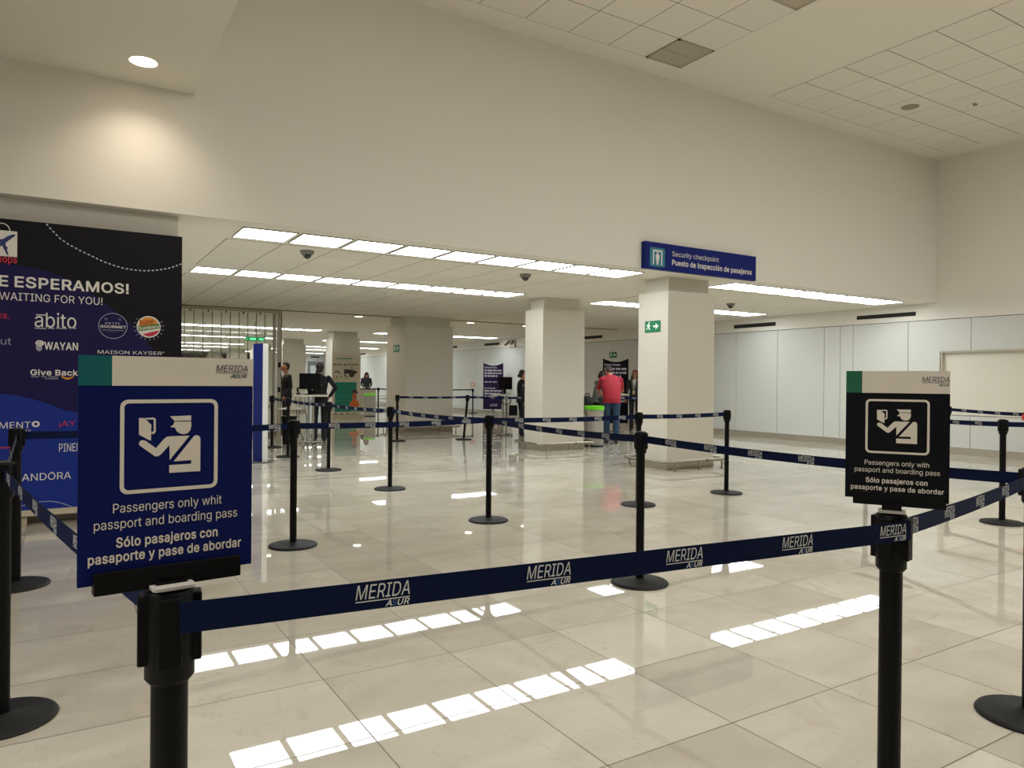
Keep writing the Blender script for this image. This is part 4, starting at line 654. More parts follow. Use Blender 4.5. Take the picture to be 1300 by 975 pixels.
# ------------------------------------------------------------------ exit signs
def exit_sign(name, label, plane, w, h, flipx=False, base=EXITG, lit=False):
    """plane(u,v,d): u 0..w left to right as seen, v 0..h up"""
    t = thing(name, label, 'exit sign', plane(w / 2, h / 2, 0), 'green exit signs')
    MB().poly([(0, 0), (w, 0), (w, h), (0, h)], plane, 0, 0.012).build('plate', base, t)
    m = MB(); d = 0.0135; W = lambda u, v: (u * w, v * h)
    man = [(.10, .25), (.16, .25), (.21, .42), (.25, .38), (.30, .20), (.36, .22), (.30, .45), (.28, .58), (.33, .52), (.38, .55), (.31, .68), (.24, .74), (.14, .66), (.12, .52), (.16, .52), (.18, .60), (.21, .61), (.19, .48), (.15, .34), (.09, .32)]
    m.poly([W(*p) for p in man], plane, 0.0121, d).poly([(u, v) for u, v in circle(.28 * w, .83 * h, .085 * h)], plane, 0.0121, d)
    m.build('running_figure', mat('exit_white', (235, 240, 225), 0.5), t)
    ar = [(.56, .42), (.72, .42), (.72, .22), (.92, .5), (.72, .78), (.72, .58), (.56, .58)]
    MB().poly([W(*p) for p in ar], plane, 0.0121, d).build('arrow', mat('exit_white', (235, 240, 225), 0.5), t)
exit_sign('exit_sign', 'green running figure and arrow sign on the nearest column', lambda u, v, d: (7.63 - d, 8.48 - u, 2.06 + v), 0.33, 0.17)
exit_sign('exit_sign', 'small green exit sign on the side of the wide column', lambda u, v, d: (7.18 - d, 17.38 - u, 2.0 + v), 0.36, 0.18)
exit_sign('exit_sign', 'small green exit sign on the wall above the dark banner', lambda u, v, d: (RX - d, 17.48 - u, 2.03 + v), 0.34, 0.18)
def lit_sign():
    t = thing('lit_exit_sign', 'lit green exit sign hanging beyond the glass partition', 'exit sign', (4.2, 21.0, 2.3))
    a = on_y(312, 427.5, 21.0); b = on_y(336, 434, 21.0)
    x0, x1, z1, z0 = a.x, b.x, a.z, b.z + 0.02
    MB().box(x0, x1, 21.0, 21.05, z0, z1).build('housing', mat('lit_green', (0, 150, 84), 0.4, emit=0.75), t)
    g = mat('lit_green_mark', (120, 255, 190), 0.4, emit=1.2); m = MB(); w = x1 - x0; h = z1 - z0
    P = lambda u, v, d: (x0 + u * w, 21.0 - d, z0 + v * h)
    m.poly([(.05, .2), (.09, .2), (.13, .5), (.1, .8), (.06, .8)], P, 0, .004).poly([(.2, .3), (.38, .2), (.48, .45), (.4, .75), (.24, .7)], P, 0, .004)
    m.poly([(.42, .3), (.55, .25), (.55, .7), (.45, .75)], P, 0, .004).poly([(.7, .25), (.94, .25), (.94, .7), (.7, .7)], P, 0, .004)
    m.build('lit_marks', g, t)
    MB().tube([((x0 + x1) / 2, 21.02, z1), ((x0 + x1) / 2, 21.02, H)], 0.01, 8).build('drop_rod', STEEL, t)
lit_sign()

# ------------------------------------------------------------------ blue overhead sign on the header wall
def overhead():
    x0, x1, z0, z1, yf = 6.82, 9.075, 2.872, 3.245, 7.60
    t = thing('overhead_sign', 'blue overhead security checkpoint sign fixed on the header wall', 'sign', (x0, yf, z0))
    MB().bbox(x0, x1, yf, HY + 0.001, z0, z1, 0.004).build('sign_box', BNAVY, t)
    P = lambda u, v, d: (u, yf - d, v)
    q = lambda px, py: (lambda p: (p.x, p.z))(on_y(810 + px * 160 / 1300, 300 + py * 60 / 488, yf))
    a = q(122, 108); b = q(275, 322)
    tx0, tx1, tz0, tz1 = a[0], b[0], q(122, 305)[1], a[1]
    MB().poly(rounded(tx0, tx1, tz0, tz1, 0.025), P, 0, 0.003).build('pictogram_tile', mat('pictogram_teal', (0, 116, 140), 0.4), t)
    w = tx1 - tx0; h = tz1 - tz0
    U = lambda u, v: (tx0 + u * w, tz0 + v * h)
    m = MB()
    m.poly([U(.20, .10), (U(.27, .10)), U(.27, .80), U(.75, .80), U(.75, .10), U(.82, .10), U(.82, .88), U(.20, .88)], P, .003, .0045)
    m.poly([U(*p) for p in [(.44, .10), (.49, .10), (.50, .34), (.51, .34), (.52, .10), (.57, .10), (.58, .38), (.62, .40), (.63, .60), (.57, .67), (.44, .67), (.38, .60), (.39, .40), (.43, .38)]], P, .003, .0045)
    m.poly(circle(*U(.505, .735), .055 * h), P, .003, .0045)
    m.build('pictogram', WHITEP, t)
    s0, s1 = q(352, 195), q(832, 255); put_text(l := MB(), 'Security checkpoint', P, s0[0], s1[0], 3.083, 0.068, 0.002, 0.0); l.build('lettering', WHITEP, t)
    s0, s1 = q(350, 300), q(1170, 400); put_text(l := MB(), 'Puesto de inspección de pasajeros', P, s0[0], s1[0], 2.958, 0.072, 0.002, 0.022); l.build('lettering', WHITEP, t)
overhead()

# ------------------------------------------------------------------ belt barrier posts
PTOP, BZ, BHW = 0.978, 0.934, 0.0232
def post_parts(t, lean=(0, 0)):
    MB().lathe([(0.001, 0.0), (0.182, 0.0), (0.185, 0.006), (0.180, 0.014), (0.165, 0.019), (0.05, 0.024), (0.034, 0.034), (0.001, 0.034)], seg=48).build('base', BASEB, t, True, local=True)
    sh = lambda z: (lean[0] * z, lean[1] * z, z)
    MB().tube([sh(0.03), sh(0.86)], 0.0265, 20).build('pole', POSTB, t, True, local=True)
    h = MB()
    h.tube([sh(0.838), sh(0.846), sh(PTOP - 0.004), sh(PTOP)], [0.029, 0.0355, 0.0355, 0.033], 20)
    hd = h.build('head', BLACK, t, True, local=True)
    for k in range(4):
        a = k * math.pi / 2
        c, s_ = math.cos(a), math.sin(a)
        ox, oy = lean[0] * 0.9, lean[1] * 0.9
        MB().bbox(0.028, 0.0445, -0.0165, 0.0165, 0.868, PTOP - 0.006, 0.003, fn=lambda x, y, z: (x * c - y * s_ + ox, x * s_ + y * c + oy, z)).build('belt_slot', BLACK, hd, local=True)
    MB().lathe([(0.001, PTOP), (0.024, PTOP), (0.022, PTOP + 0.004), (0.001, PTOP + 0.005)], (lean[0] * PTOP, lean[1] * PTOP, 0), 20).build('top_cap', mat('top_cap_black', (30, 30, 30), 0.5), hd, local=True)
PG = 'black belt barrier posts'
PD = {  # name: position, label
 'SL': (on_depth(216, 760, 1.117), 'nearest black barrier post, carrying the blue passenger notice'),
 'SR': (on_depth(1132, 650, 1.82), 'black barrier post carrying the black passenger notice'),
 'PR': (on_z(1307, 911), 'black barrier post at the right edge, only its round base in view'),
 'PL': (on_z(2, 915), 'black barrier post cut by the left edge of the picture'),
 'P20': (on_z(20, 744), 'black barrier post in front of the navy billboard'),
 'P372': (on_z(372, 693), 'black barrier post just right of the blue passenger notice'),
 'P620': (on_z(620, 661), 'black barrier post where belts fan out, in front of the middle of the floor'),
 'P811': (on_z(812, 740), 'black barrier post in front of the nearest column, its base over a light reflection'),
 'P810': (on_z(810, 641), 'black barrier post just behind another post by the nearest column'),
 'P922': (on_z(922, 626), 'black barrier post right of the nearest column ending a short belt'),
 'P495': (on_z(495, 621), 'black barrier post in front of the wide column, standing upright'),
 'P417': (on_z(417, 597), 'black barrier post in front of the guard with her hand on her hip'),
 'P368': (on_z(365.5, 580), 'black barrier post directly behind another post beside the blue totem'),
 'P345': (on_z(345, 568), 'black barrier post close to the glass partition end, right of the blue totem'),
 'P504': (on_z(504, 560), 'far black barrier post at the left foot of the wide column'),
 'P590': (on_z(588.5, 558), 'leaning black barrier post right of the wide column'),
 'Pm': (on_z(700, 556.5), 'barrier post hidden behind the column with the lime-lidded bin'),
 'Pn': (on_z(829, 553), 'barrier post hidden behind the nearest column'),
 'P480': (on_z(480, 523.5), 'distant black barrier post right of the far bin'),
 'P450': (on_z(452, 524), 'distant barrier post hidden behind the teal poster stand'),
 'P545': (on_z(548, 524), 'distant barrier post hidden behind the wide column'),
 'P600': (on_z(600, 524.6), 'distant black barrier post with a small round prohibition sign on top'),
 'P1203': (on_z(1203, 598), 'black barrier post behind the right edge of the black notice'),
 'P1080': (on_z(1099, 620), 'barrier post hidden behind the middle of the black notice'),
 'P1272': (on_z(1272, 664), 'black barrier post far right with its whole round base in view'),
 'Q1': (on_z(1352, 624), 'barrier post beyond the right edge ending the upper belt'),
 'Q2': (on_z(1362, 668), 'barrier post beyond the right edge ending the lower belt'),
}
MATE = dict(SL='SR', SR='PR', PR='SR', PL='SL', P20='PL', P372='P620', P620='P811', P811='P620', P810='P922', P922='P810', P495='P620', P417='P495', P368='P345', P345='P368', Pm='P590', Pn='Pm', P480='P545', P450='P480', P545='P600', P600='P545', P1203='Q1', P1080='P1272', P1272='P1080', Q1='P1203', Q2='P1272')
PP = {}
base_t = None
for n, (p, lab) in PD.items():
    loc = (p.x, p.y, 0); PP[n] = Vector(loc)
    lean = {'P590': (0.075, -0.045), 'P504': (0.0, 0.0)}.get(n)
    if lean:
        t = thing('barrier_post', lab, 'barrier post', loc, PG); post_parts(t, lean); 
    elif base_t is None:
        t = thing('barrier_post', lab, 'barrier post', loc, PG); post_parts(t); base_t = t
    else:
        t = copy_tree(base_t); t.location = loc; t['label'] = lab
    if not lean and n in MATE:
        e = PD[MATE[n]][0] - p; t.rotation_euler = (0, 0, math.atan2(e.y, e.x))
LEAN = {'P590': Vector((0.075 * BZ, -0.045 * BZ, 0))}

def belt_print(mb, P, u, d, mi_w, mi_b):
    put_text(mb, 'MERIDA', P, u, u + 0.092, -0.0050, 0.0235, d, 0.0, 0.2, mi_w)
    mb.flat([(u, -0.0098), (u + 0.092, -0.0098), (u + 0.092, -0.0080), (u, -0.0080)], [(0, 1, 2, 3)], P, d, mi_w)
    put_text(mb, 'A', P, u + 0.050, u + 0.061, -0.0207, 0.0095, d, 0.03, 0.25, mi_w)
    put_text(mb, 'S', P, u + 0.0615, u + 0.0695, -0.0207, 0.0095, d, 0.0, 0.25, mi_b)
    put_text(mb, 'UR', P, u + 0.0705, u + 0.092, -0.0207, 0.0095, d, 0.03, 0.25, mi_w)
def belt(a, b, label, phase=0.28, period=0.316, zoff=0.0, sag=None, group='navy printed barrier belts', front=0.0, ends=(0.0445, 0.0445)):
    A = PP[a] + LEAN.get(a, Vector()); B = PP[b] + LEAN.get(b, Vector()); D = (B - A); L = D.length; D.normalize()
    al = lambda n_, o_: 0.0446 if n_ in LEAN or MATE.get(n_) == o_ else 0.0375
    s0, s1 = (ends[0], L - ends[1]) if front else (al(a, b), L - al(b, a))
    nrm = Vector((D.y, -D.x, 0))
    if front: A = A + nrm * front; B = B + nrm * front
    sg = 0.004 * L * L if sag is None else sag
    zc = lambda s: BZ + zoff - sg * 4 * (s / L) * (1 - s / L)
    n = max(6, int(L / 0.12)); mb = MB()
    ss = [s0 + (s1 - s0) * i / n for i in range(n + 1)]
    vs = []
    for s in ss:
        for dd in (-0.0009, 0.0009):
            for hv in (-BHW, BHW):
                q = A + D * s + nrm * dd; vs.append((q.x, q.y, zc(s) + hv))
    fs = []
    for i in range(n):
        o = i * 4; p = o + 4
        fs += [(o, p, p + 1, o + 1), (o + 2, o + 3, p + 3, p + 2), (o, o + 2, p + 2, p), (o + 1, p + 1, p + 3, o + 3)]
    fs += [(0, 1, 3, 2), (n * 4, n * 4 + 2, n * 4 + 3, n * 4 + 1)]
    mb.add(vs, fs, 0)
    for side in (1, -1):
        # seen from the side where nrm*side points, left to right is D * side
        N_ = nrm * side
        # text direction for a viewer looking along -N_
        T = Vector((-N_.y, N_.x, 0)); fwd = T.dot(D) > 0
        def P(u, v, d):
            s = u if fwd else L - u
            q = A + D * s + N_ * (0.0009 + d); return (q.x, q.y, zc(s) + v)
        u = phase if fwd else (L - phase) % period
        if u < 0.05: u += period
        while u + 0.10 < L - (0.0 if front else 0.04):
            belt_print(mb, P, u, 0.0005, 1, 2); u += period
    o = mb.build('barrier_belt', [BELT, BELTW, BELTB])
    tag(o, label, 'barrier belt', group)
    return o
belt('SL', 'SR', 'navy printed belt in the foreground between the two notice posts', 0.274, 0.313, zoff=0.010, sag=0.0, front=0.046, ends=(0.012, -0.008))
belt('PL', 'SL', 'navy printed belt slanting down at lower left to the nearest post', 0.12)
belt('SR', 'PR', 'navy printed belt from the black notice post to the right edge', 0.10)
belt('PR', 'P811', 'navy printed belt crossing behind the black notice to the middle post', 0.42)
belt('P811', 'P620', 'lower of two navy belts left of the middle post in front of the columns', 0.45)
belt('P620', 'P372', 'navy printed belt passing level in front of the wide column', 0.3)
belt('P372', 'P20', 'navy printed belt running behind the blue notice to the billboard post', 0.2)
belt('P20', 'PL', 'short steep navy belt at the left edge before the billboard')
belt('P620', 'P810', 'upper navy belt in front of the column with the lime-lidded bin')
belt('P810', 'P922', 'short navy belt in front of the nearest column')
belt('P495', 'P620', 'navy belt rising left from the fan-out post to the upright post by the wide column', 0.2)
belt('P495', 'P417', 'navy belt in front of the teal poster stand', 0.2)
belt('P368', 'P417', 'navy belt crossing in front of the white high desk', 0.2)
belt('P345', 'P368', 'short navy belt beside the glass partition end', 0.2)
belt('P504', 'P590', 'level navy belt across the face of the wide column', 0.25)
belt('P590', 'Pm', 'navy belt crossing the high desk with the turned monitor', 0.2)
belt('Pm', 'Pn', 'navy belt behind the man in the red shirt')
belt('P450', 'P480', 'far navy belt just right of the teal poster stand')
belt('P480', 'P545', 'far navy belt left edge of the wide column')
belt('P545', 'P600', 'far navy belt right of the wide column, under the small prohibition sign')
belt('P1080', 'P1272', 'navy belt right of the black notice, lower of two')
belt('P1203', 'Q1', 'navy belt at the right edge, the upper one')
belt('P1272', 'Q2', 'navy belt leaving the far right post for the picture edge')
# red tag on the upper right belt
a, b = PP['P1203'], PP['Q1']; p = on_z(1275, 522, BZ); D = (b - a).normalized()
q = a + D * ((on_depth(1275, 522, 9.6) - a).dot(D)); q.z = 0
P = lambda u, v, d: (q.x + D.x * u - D.y * -d * 0 + (D.y) * d, q.y + D.y * u - D.x * d, BZ + v)
tg = thing('belt_tag', 'small red tag hanging from the upper belt at the right edge', 'tag', P(0, 0, 0.0))
MB().poly([(-0.03, -0.09), (0.03, -0.09), (0.03, -0.02), (-0.03, -0.02)], P, 0.0018, 0.004).build('tag_card', mat('red_tag', (214, 62, 40), 0.5), tg)
MB().poly([(-0.004, -0.03), (0.004, -0.03), (0.004, 0.026), (-0.004, 0.026)], P, 0.0016, 0.0035).build('tag_strap', mat('red_tag', (214, 62, 40), 0.5), tg)

# ------------------------------------------------------------------ passenger notices on the two near posts
def plane_uv(O, U, N_):
    def P(u, v, d): q = O + U * u + Vector((0, 0, 1)) * v + N_ * d; return (q.x, q.y, q.z)
    def inv(px, py):
        d = ray(px, py); t = (O - EYEV).dot(N_) / d.dot(N_); q = EYEV + d * t - O
        return (q.dot(U), q.z)
    return P, inv
PIC = {}
def notice(name, label, tl, tr, dl, dr_, h, crop, navy, band, line1, hdr_y, teal_x, frame, texts, merida, asur, rail, left=True, post='SL'):
    TL = on_depth(*tl, dl); TR = on_depth(*tr, dr_)
    U = TR - TL; U.z = 0; w = U.length; U.normalize(); N_ = Vector((U.y, -U.x, 0))
    O = Vector((TL.x, TL.y, (TL.z + TR.z) / 2 - h))
    P, inv0 = plane_uv(O, U, N_)
    inv = lambda x, y: inv0(crop[0] + x * crop[2], crop[1] + y * crop[2])
    pp = PP[post]
    t = thing('notice_sign', label, 'sign', (pp.x, pp.y, PTOP))
    MB().poly([(0, 0), (w, 0), (w, h), (0, h)], P, -0.004, 0.0).build('panel', navy, t)
    vh = inv(*hdr_y)[1]; ut = inv(*teal_x)[0]
    hb = MB().poly([(ut, vh), (w, vh), (w, h), (ut, h)], P, 0.0, 0.0008).build('header_band', SWHITE, t)
    MB().poly([(0, vh), (ut, vh), (ut, h), (0, h)], P, 0.0, 0.0008).build('header_block', band, t)
    (u0, v1), (u1, v0) = inv(*frame[0]), inv(*frame[1])
    if left: PIC['f'] = (u0, u1, v0, v1); PIC['inv'] = inv
    th = 0.0056 if left else 0.0052
    fm = MB(); ring_faces(fm, rounded(u0, u1, v0, v1, 0.011), rounded(u0 + th, u1 - th, v0 + th, v1 - th, 0.0065), P, 0.0006)
    fm.build('pictogram_frame', SWHITE, t)
    fu0, fu1, fv0, fv1 = PIC['f']
    def m(x, y):
        a, b = PIC['inv'](x, y); return (u0 + (a - fu0) / (fu1 - fu0) * (u1 - u0), v0 + (b - fv0) / (fv1 - fv0) * (v1 - v0))
    pm_ = MB(); pl = lambda pts: pm_.poly([m(*p) for p in pts], P, 0.0, 0.0007)
    pl([(530, 384), (634, 380), (634, 404), (552, 407)])
    pl([(551, 411), (634, 409), (635, 432), (630, 452), (617, 467), (598, 473), (578, 469), (563, 458), (554, 440), (531, 437), (548, 424)])
    pl([(376, 517), (382, 506), (394, 502), (408, 505), (460, 542), (502, 494), (516, 485), (535, 483), (626, 480), (528, 600), (527, 526), (484, 573), (470, 582), (455, 582), (384, 532), (377, 526)])
    pl([(648, 482), (660, 477), (673, 481), (680, 493), (679, 655), (526, 664), (526, 626), (635, 619), (635, 601), (548, 607)])
    pl([(376, 393), (402, 393), (437, 426), (435, 504), (426, 502), (376, 475)])
    pl([(404, 393), (448, 390), (459, 397), (459, 461), (450, 471), (438, 472), (438, 462), (449, 458), (449, 400), (412, 400)])
    pm_.build('pictogram', SWHITE, t)
    for body, (x0, y0), (x1, y1), cap, bold in texts:
        a = inv(x0, y0); b = inv(x1, y1); lt = MB(); put_text(lt, body, P, a[0], b[0], (a[1] + b[1]) / 2, cap, 0.0007, bold)
        lt.build('lettering', SWHITE, t)
    lg = MB(); a = inv(*merida[0]); b = inv(*merida[1]); k = b[0] - a[0]
    put_text(lg, 'MERIDA', P, a[0], b[0], a[1], merida[2], 0.0014, 0.006, 0.2)
    lg.flat([(a[0], a[1] - .0022), (b[0], a[1] - .0022), (b[0], a[1] - .0014), (a[0], a[1] - .0014)], [(0, 1, 2, 3)], P, 0.0014)
    a2 = inv(*asur[0]); b2 = inv(*asur[1]); k = b2[0] - a2[0]
    put_text(lg, 'A', P, a2[0], a2[0] + k * .3, a2[1], asur[2], 0.0014, 0.03, 0.25)
    put_text(lg, 'S', P, a2[0] + k * .28, a2[0] + k * .5, a2[1], asur[2], 0.0014, 0.02, 0.25, 1)
    put_text(lg, 'UR', P, a2[0] + k * .5, b2[0], a2[1], asur[2], 0.0014, 0.03, 0.25)
    lg.build('logo', [SDARK, mat('logo_teal', (0, 120, 120), 0.5)], hb)
    # black rail that grips the lower edge, stem down to the post head
    ra, rb = inv0(*rail[0])[0], inv0(*rail[1])[0]
    MB().bbox(0, 1, 0, 1, 0, 1, 0.02, fn=lambda x, y, z: P(ra + (rb - ra) * x, -0.014 + z * 0.032, -0.012 + 0.022 * y)).build('holder_rail', BLACK, t)
    cu, cv = (Vector((pp.x, pp.y, 0)) - Vector((O.x, O.y, 0))).dot(U), 0
    cd = (Vector((pp.x, pp.y, 0)) - Vector((O.x, O.y, 0))).dot(N_)
    MB().box(cu - 0.022, cu + 0.022, PTOP + 0.0005 - O.z, -0.006, cd - 0.012, cd + 0.012, fn=lambda u, v, d: P(u, v, d)).build('stem', BLACK, t)
    s = MB(); s.poly([(p[0] + cu, p[1] + cd) for p in rounded(-0.030, 0.030, -0.020, 0.034, 0.008)], lambda u, d, k: P(u, PTOP + 0.0052 - O.z + k, d), 0, 0.0045)
    s.build('adapter_plate', mat('pale_adapter', (168, 163, 153), 0.5), t)
k = 1.117 / 1.09
notice('s', 'near navy blue passenger notice with teal corner, spelled whit', (99.7, 450.5), (321, 456), 1.021 * k, 1.168 * k, 0.327 * k, (80, 430, 250 / 975), SNAVY, STEAL, None,
       (77, 232), (243, 160), ((283, 302), (764, 735)),
       [('Passengers only whit', (247, 866), (785, 814), 0.0138, 0.0), ('passport and boarding pass', (152, 951), (861, 879), 0.0138, 0.0),
        ('Sólo pasajeros con', ((410 * .35897 - 80) / .25641, (737 * .35897) / .25641), ((769 * .35897 - 80) / .25641, (698 * .35897) / .25641), 0.0138, 0.02),
        ('pasaporte y pase de abordar', ((310 * .35897 - 80) / .25641, (802 * .35897) / .25641), ((852 * .35897 - 80) / .25641, (733 * .35897) / .25641), 0.0138, 0.02)],
       ((757, 163), (913, 163), 0.0105), ((826, 194), (909, 194), 0.0056), ((118, 740), (303, 720)), True, 'SL')
k = 1.82 / 1.865
notice('s', 'farther black passenger notice with dark green corner, spelled with', (1074.5, 471), (1206.7, 471), 1.92 * k, 1.81 * k, 0.33 * k, (1060, 460, 160 / 780), SBLACK, SGREEN, None,
       (100, 187), (169, 120), ((191, 226), (584, 577)),
       [('Passengers only with', (184, 628), (583, 655), 0.0118, 0.0), ('passport and boarding pass', (122, 671), (650, 703), 0.0118, 0.0),
        ('Sólo pasajeros con', (190, 737), (573, 766), 0.0118, 0.02), ('pasaporte y pase de abordar', (98, 779), (675, 820), 0.0118, 0.02)],
       ((538, 122), (708, 122), 0.0128), ((640, 147), (706, 147), 0.0048), ((1083, 635), (1201, 642)), False, 'SR')

# small prohibition sign on the distant post
p = PP['P600']; F2 = Vector((p.x, p.y, 0)).normalized(); U2 = Vector((F2.y, -F2.x, 0))
P = lambda u, v, d: (p.x + U2.x * u - F2.x * d, p.y + U2.y * u - F2.y * d, PTOP + 0.006 + v)
t = thing('post_sign', 'small white card with red prohibition ring on a distant post', 'sign', P(0, 0, 0))
MB().poly([(-0.11, 0.04), (0.11, 0.04), (0.11, 0.27), (-0.11, 0.27)], P, -0.006, 0.0).box(-0.012, 0.012, 0.0, 0.05, -0.006, 0.004, fn=P).build('card', SWHITE, t)
m = MB(); ring_faces(m, circle(0, 0.155, 0.085), circle(0, 0.155, 0.065), P, 0.001)
m.flat([(-0.055, 0.20), (-0.045, 0.21), (0.055, 0.11), (0.045, 0.10)], [(0, 1, 2, 3)], P, 0.001)
m.build('prohibition_ring', mat('red_print', (190, 50, 44), 0.5), t)

# ------------------------------------------------------------------ billboard of the terminal shops
def billboard():
    yf = 7.62; zt, zb = 2.65, 0.135; xr, xl = 0.975, -3.2
    t = thing('shop_billboard', 'large navy billboard of airport shop names in front of the shopfront', 'billboard', ((xl + xr) / 2, yf + 0.04, 0))
    P = lambda u, v, d: (u, yf - d, v)
    q = lambda px, py: (lambda p: (p.x, p.z))(on_y(px, py, yf))
    panel = MB().box(xl, xr, yf, yf + 0.06, zb, zt)
    panel.build('panel', mat('billboard_black', (22, 20, 26), 0.5, spec=0.15), t)
    arc = [(0, 334), (30, 337), (63, 345), (90, 356), (107, 366), (125, 379), (142, 392), (158, 404), (176, 420), (200, 450), (220, 490), (231.5, 520)]
    pts = [(xl, q(0, 334)[1])] + [q(*p) for p in arc]
    pts += [(xr, q(231.5, 520)[1]), (xr, zb), (xl, zb)]
    pts = [(min(u, xr), v) for u, v in pts]
    MB().poly(pts, P, 0, 0.0006).build('violet_field', mat('billboard_violet', (30, 25, 72), 0.5, spec=0.15), t)
    arc = [(0, 500), (20, 502), (40, 506), (62, 513), (85, 521.5), (100, 523), (140, 545), (190, 590), (225, 640)]
    pts = [(xl, q(0, 500)[1])] + [q(*p) for p in arc]; pts = [(min(u, xr), max(v, zb)) for u, v in pts] + [(xl, zb)]
    MB().poly(pts, P, 0.0006, 0.0012).build('blue_field', mat('billboard_blue', (30, 50, 136), 0.5, spec=0.15), t)
    # dotted flight paths
    dm = MB()
    def dots(path, n, r):
        path = [Vector(p) for p in path]; seg = [(b - a).length for a, b in zip(path, path[1:])]; tot = sum(seg)
        for k in range(n):
            s = tot * (k + 0.5) / n; i = 0
            while i < len(seg) - 1 and s > seg[i]: s -= seg[i]; i += 1
            a, b = path[i], path[i + 1]; dr = (b - a).normalized(); c = a + dr * s; nn = Vector((-dr.y, dr.x))
            dm.flat([tuple(c - dr * r - nn * r * .55), tuple(c + dr * r - nn * r * .55), tuple(c + dr * r + nn * r * .55), tuple(c - dr * r + nn * r * .55)], [(0, 1, 2, 3)], P, 0.002)
    c1 = lambda x, y: q(x * .25385, 260 + y * .25385)
    dots([c1(*p) for p in [(228, 92), (265, 132), (300, 168), (340, 196), (370, 212), (410, 234), (450, 252), (490, 272), (530, 289), (575, 305), (620, 318), (670, 326), (720, 330), (760, 329), (800, 325), (830, 320), (860, 313), (912, 294)]], 34, 0.0095)
    s4 = 110 / 596; c4 = lambda x, y: q(x * s4, 500 + y * s4)
    dots([c4(*p) for p in [(0, 800), (60, 790), (150, 770), (235, 750), (290, 741), (345, 738), (400, 745), (440, 757), (490, 775), (560, 800)]], 34, 0.006)
    dm.build('dotted_path', mat('dot_pale', (185, 198, 212), 0.5), t)
    d = 0.0022
    def txt(mb, body, p0, p1, capy, bold=0.0, shear=0.0, mi=0):
        """p0/p1: photo pixels of the two ends of the baseline, capy: photo pixel of the cap top above p0"""
        a, b, c = q(*p0), q(*p1), q(p0[0], capy)
        put_text(mb, body, P, a[0], b[0], (a[1] + b[1]) / 2, c[1] - a[1], d, bold, shear, mi)
    W_, R_, G_, O_ = 0, 1, 2, 3
    LM = [WHITEP, mat('billboard_red', (186, 30, 62), 0.5), GREYP, mat('billboard_orange', (214, 140, 40), 0.5), mat('billboard_ink', (34, 44, 104), 0.5), mat('dim_print', (74, 78, 112), 0.5), mat('billboard_green', (60, 110, 24), 0.5), mat('billboard_brick', (150, 48, 20), 0.5)]
    def flush(g, name):
        g.build(name, LM, t); return MB()
    L = MB()
    e0 = q(13, 362); e1 = q(163.5, 374); cap = q(18, 351)[1] - q(18, 363.5)[1]
    e0 = q(18.5, 363.5); base = q(18.5, 364)[1]
    k_ = (q(163.5, 374)[0] - e0[0])
    put_text(L, 'ESPERAMOS!', P, e0[0], e0[0] + k_, base, cap + .004, d, 0.03)
    L = flush(L, 'headline')
    te = q(10.5, 363)[0]; put_text(L, '¡TE', P, te - 0.20, te, base, cap + .004, d, 0.03); L = flush(L, 'headline')
    a = q(-1, 380)[0]; b = q(130, 387)[0]; wb = q(60, 383.5)[1]
    put_text(L, 'WAITING FOR YOU!', P, a, b, wb, 0.066, d, -0.004); L = flush(L, 'subheading')
    put_text(L, 'WE ARE', P, a - 0.36, a - 0.06, wb, 0.066, d, -0.006)
    L = flush(L, 'subheading')
    G = MB()
    # bag emblem with aircraft
    s0 = 120 / 900; c0 = lambda x, y: q(x * s0, 275 + y * s0)
    x1 = c0(165, 143)[0]; z1 = c0(80, 136)[1]; z0 = c0(80, 380)[1]; x0 = x1 - (z1 - z0) * 0.98
    G.poly([(x0, z0), (x1, z0), (x1, z1), (x0, z1)], P, .0012, .002, W_)
    cx = (x0 + x1) / 2; rr = (x1 - x0) * 0.27
    oc = [(cx + rr * math.cos(a), z1 + rr * 1.1 * math.sin(a)) for a in [math.pi * k / 16 for k in range(17)]]; ic = [(cx + rr * .88 * math.cos(a), z1 + rr * .98 * math.sin(a)) for a in [math.pi * k / 16 for k in range(17)]]
    G.flat(oc + ic, [(i, i + 1, i + 18, i + 17) for i in range(16)], P, .002, W_)
    N_ = 4
    w = x1 - x0; pt = lambda u, v: (x0 + u * w, z0 + v * w)
    G.poly([pt(.93, .90), (pt(.86, .90)), pt(.70, .82), pt(.50, .66), pt(.30, .68), pt(.08, .74), pt(.05, .69), pt(.36, .52), pt(.20, .38), pt(.06, .38), pt(.05, .33), pt(.22, .28), pt(.28, .10), pt(.34, .10), pt(.34, .26), pt(.50, .42), pt(.66, .06), pt(.72, .06), pt(.66, .28), pt(.70, .34), pt(.62, .42), pt(.62, .54), pt(.80, .72), pt(.92, .83)], P, .002, .0026, N_)
    put_text(G, 'shops', P, c0(165, 430)[0] - 0.175, c0(163, 430)[0], c0(80, 438)[1], 0.062, d, 0.01, 0.0, R_)
    G = flush(G, 'bag_emblem')
    # shop names
    txt(G, 'LES.', (-8, 403.5), (12, 404.5), 397.8, 0.012, 0, R_)
    G = flush(G, 'shop_name')
    s3 = 120 / 1064; c3 = lambda x, y: (x * s3, 390 + y * s3)
    a = q(*c3(390, 216)); b = q(*c3(858, 222)); zc = q(*c3(530, 45))[1]
    put_text(G, 'abito', P, a[0], b[0], a[1] - .004, (zc - a[1]) * .93, d, -0.008, 0, W_)
    mz = q(*c3(450, 92))[1]; G.flat([(q(*c3(405, 92))[0], mz), (q(*c3(510, 92))[0], mz), (q(*c3(510, 92))[0], mz + .008), (q(*c3(405, 92))[0], mz + .008)], [(0, 1, 2, 3)], P, d, W_)
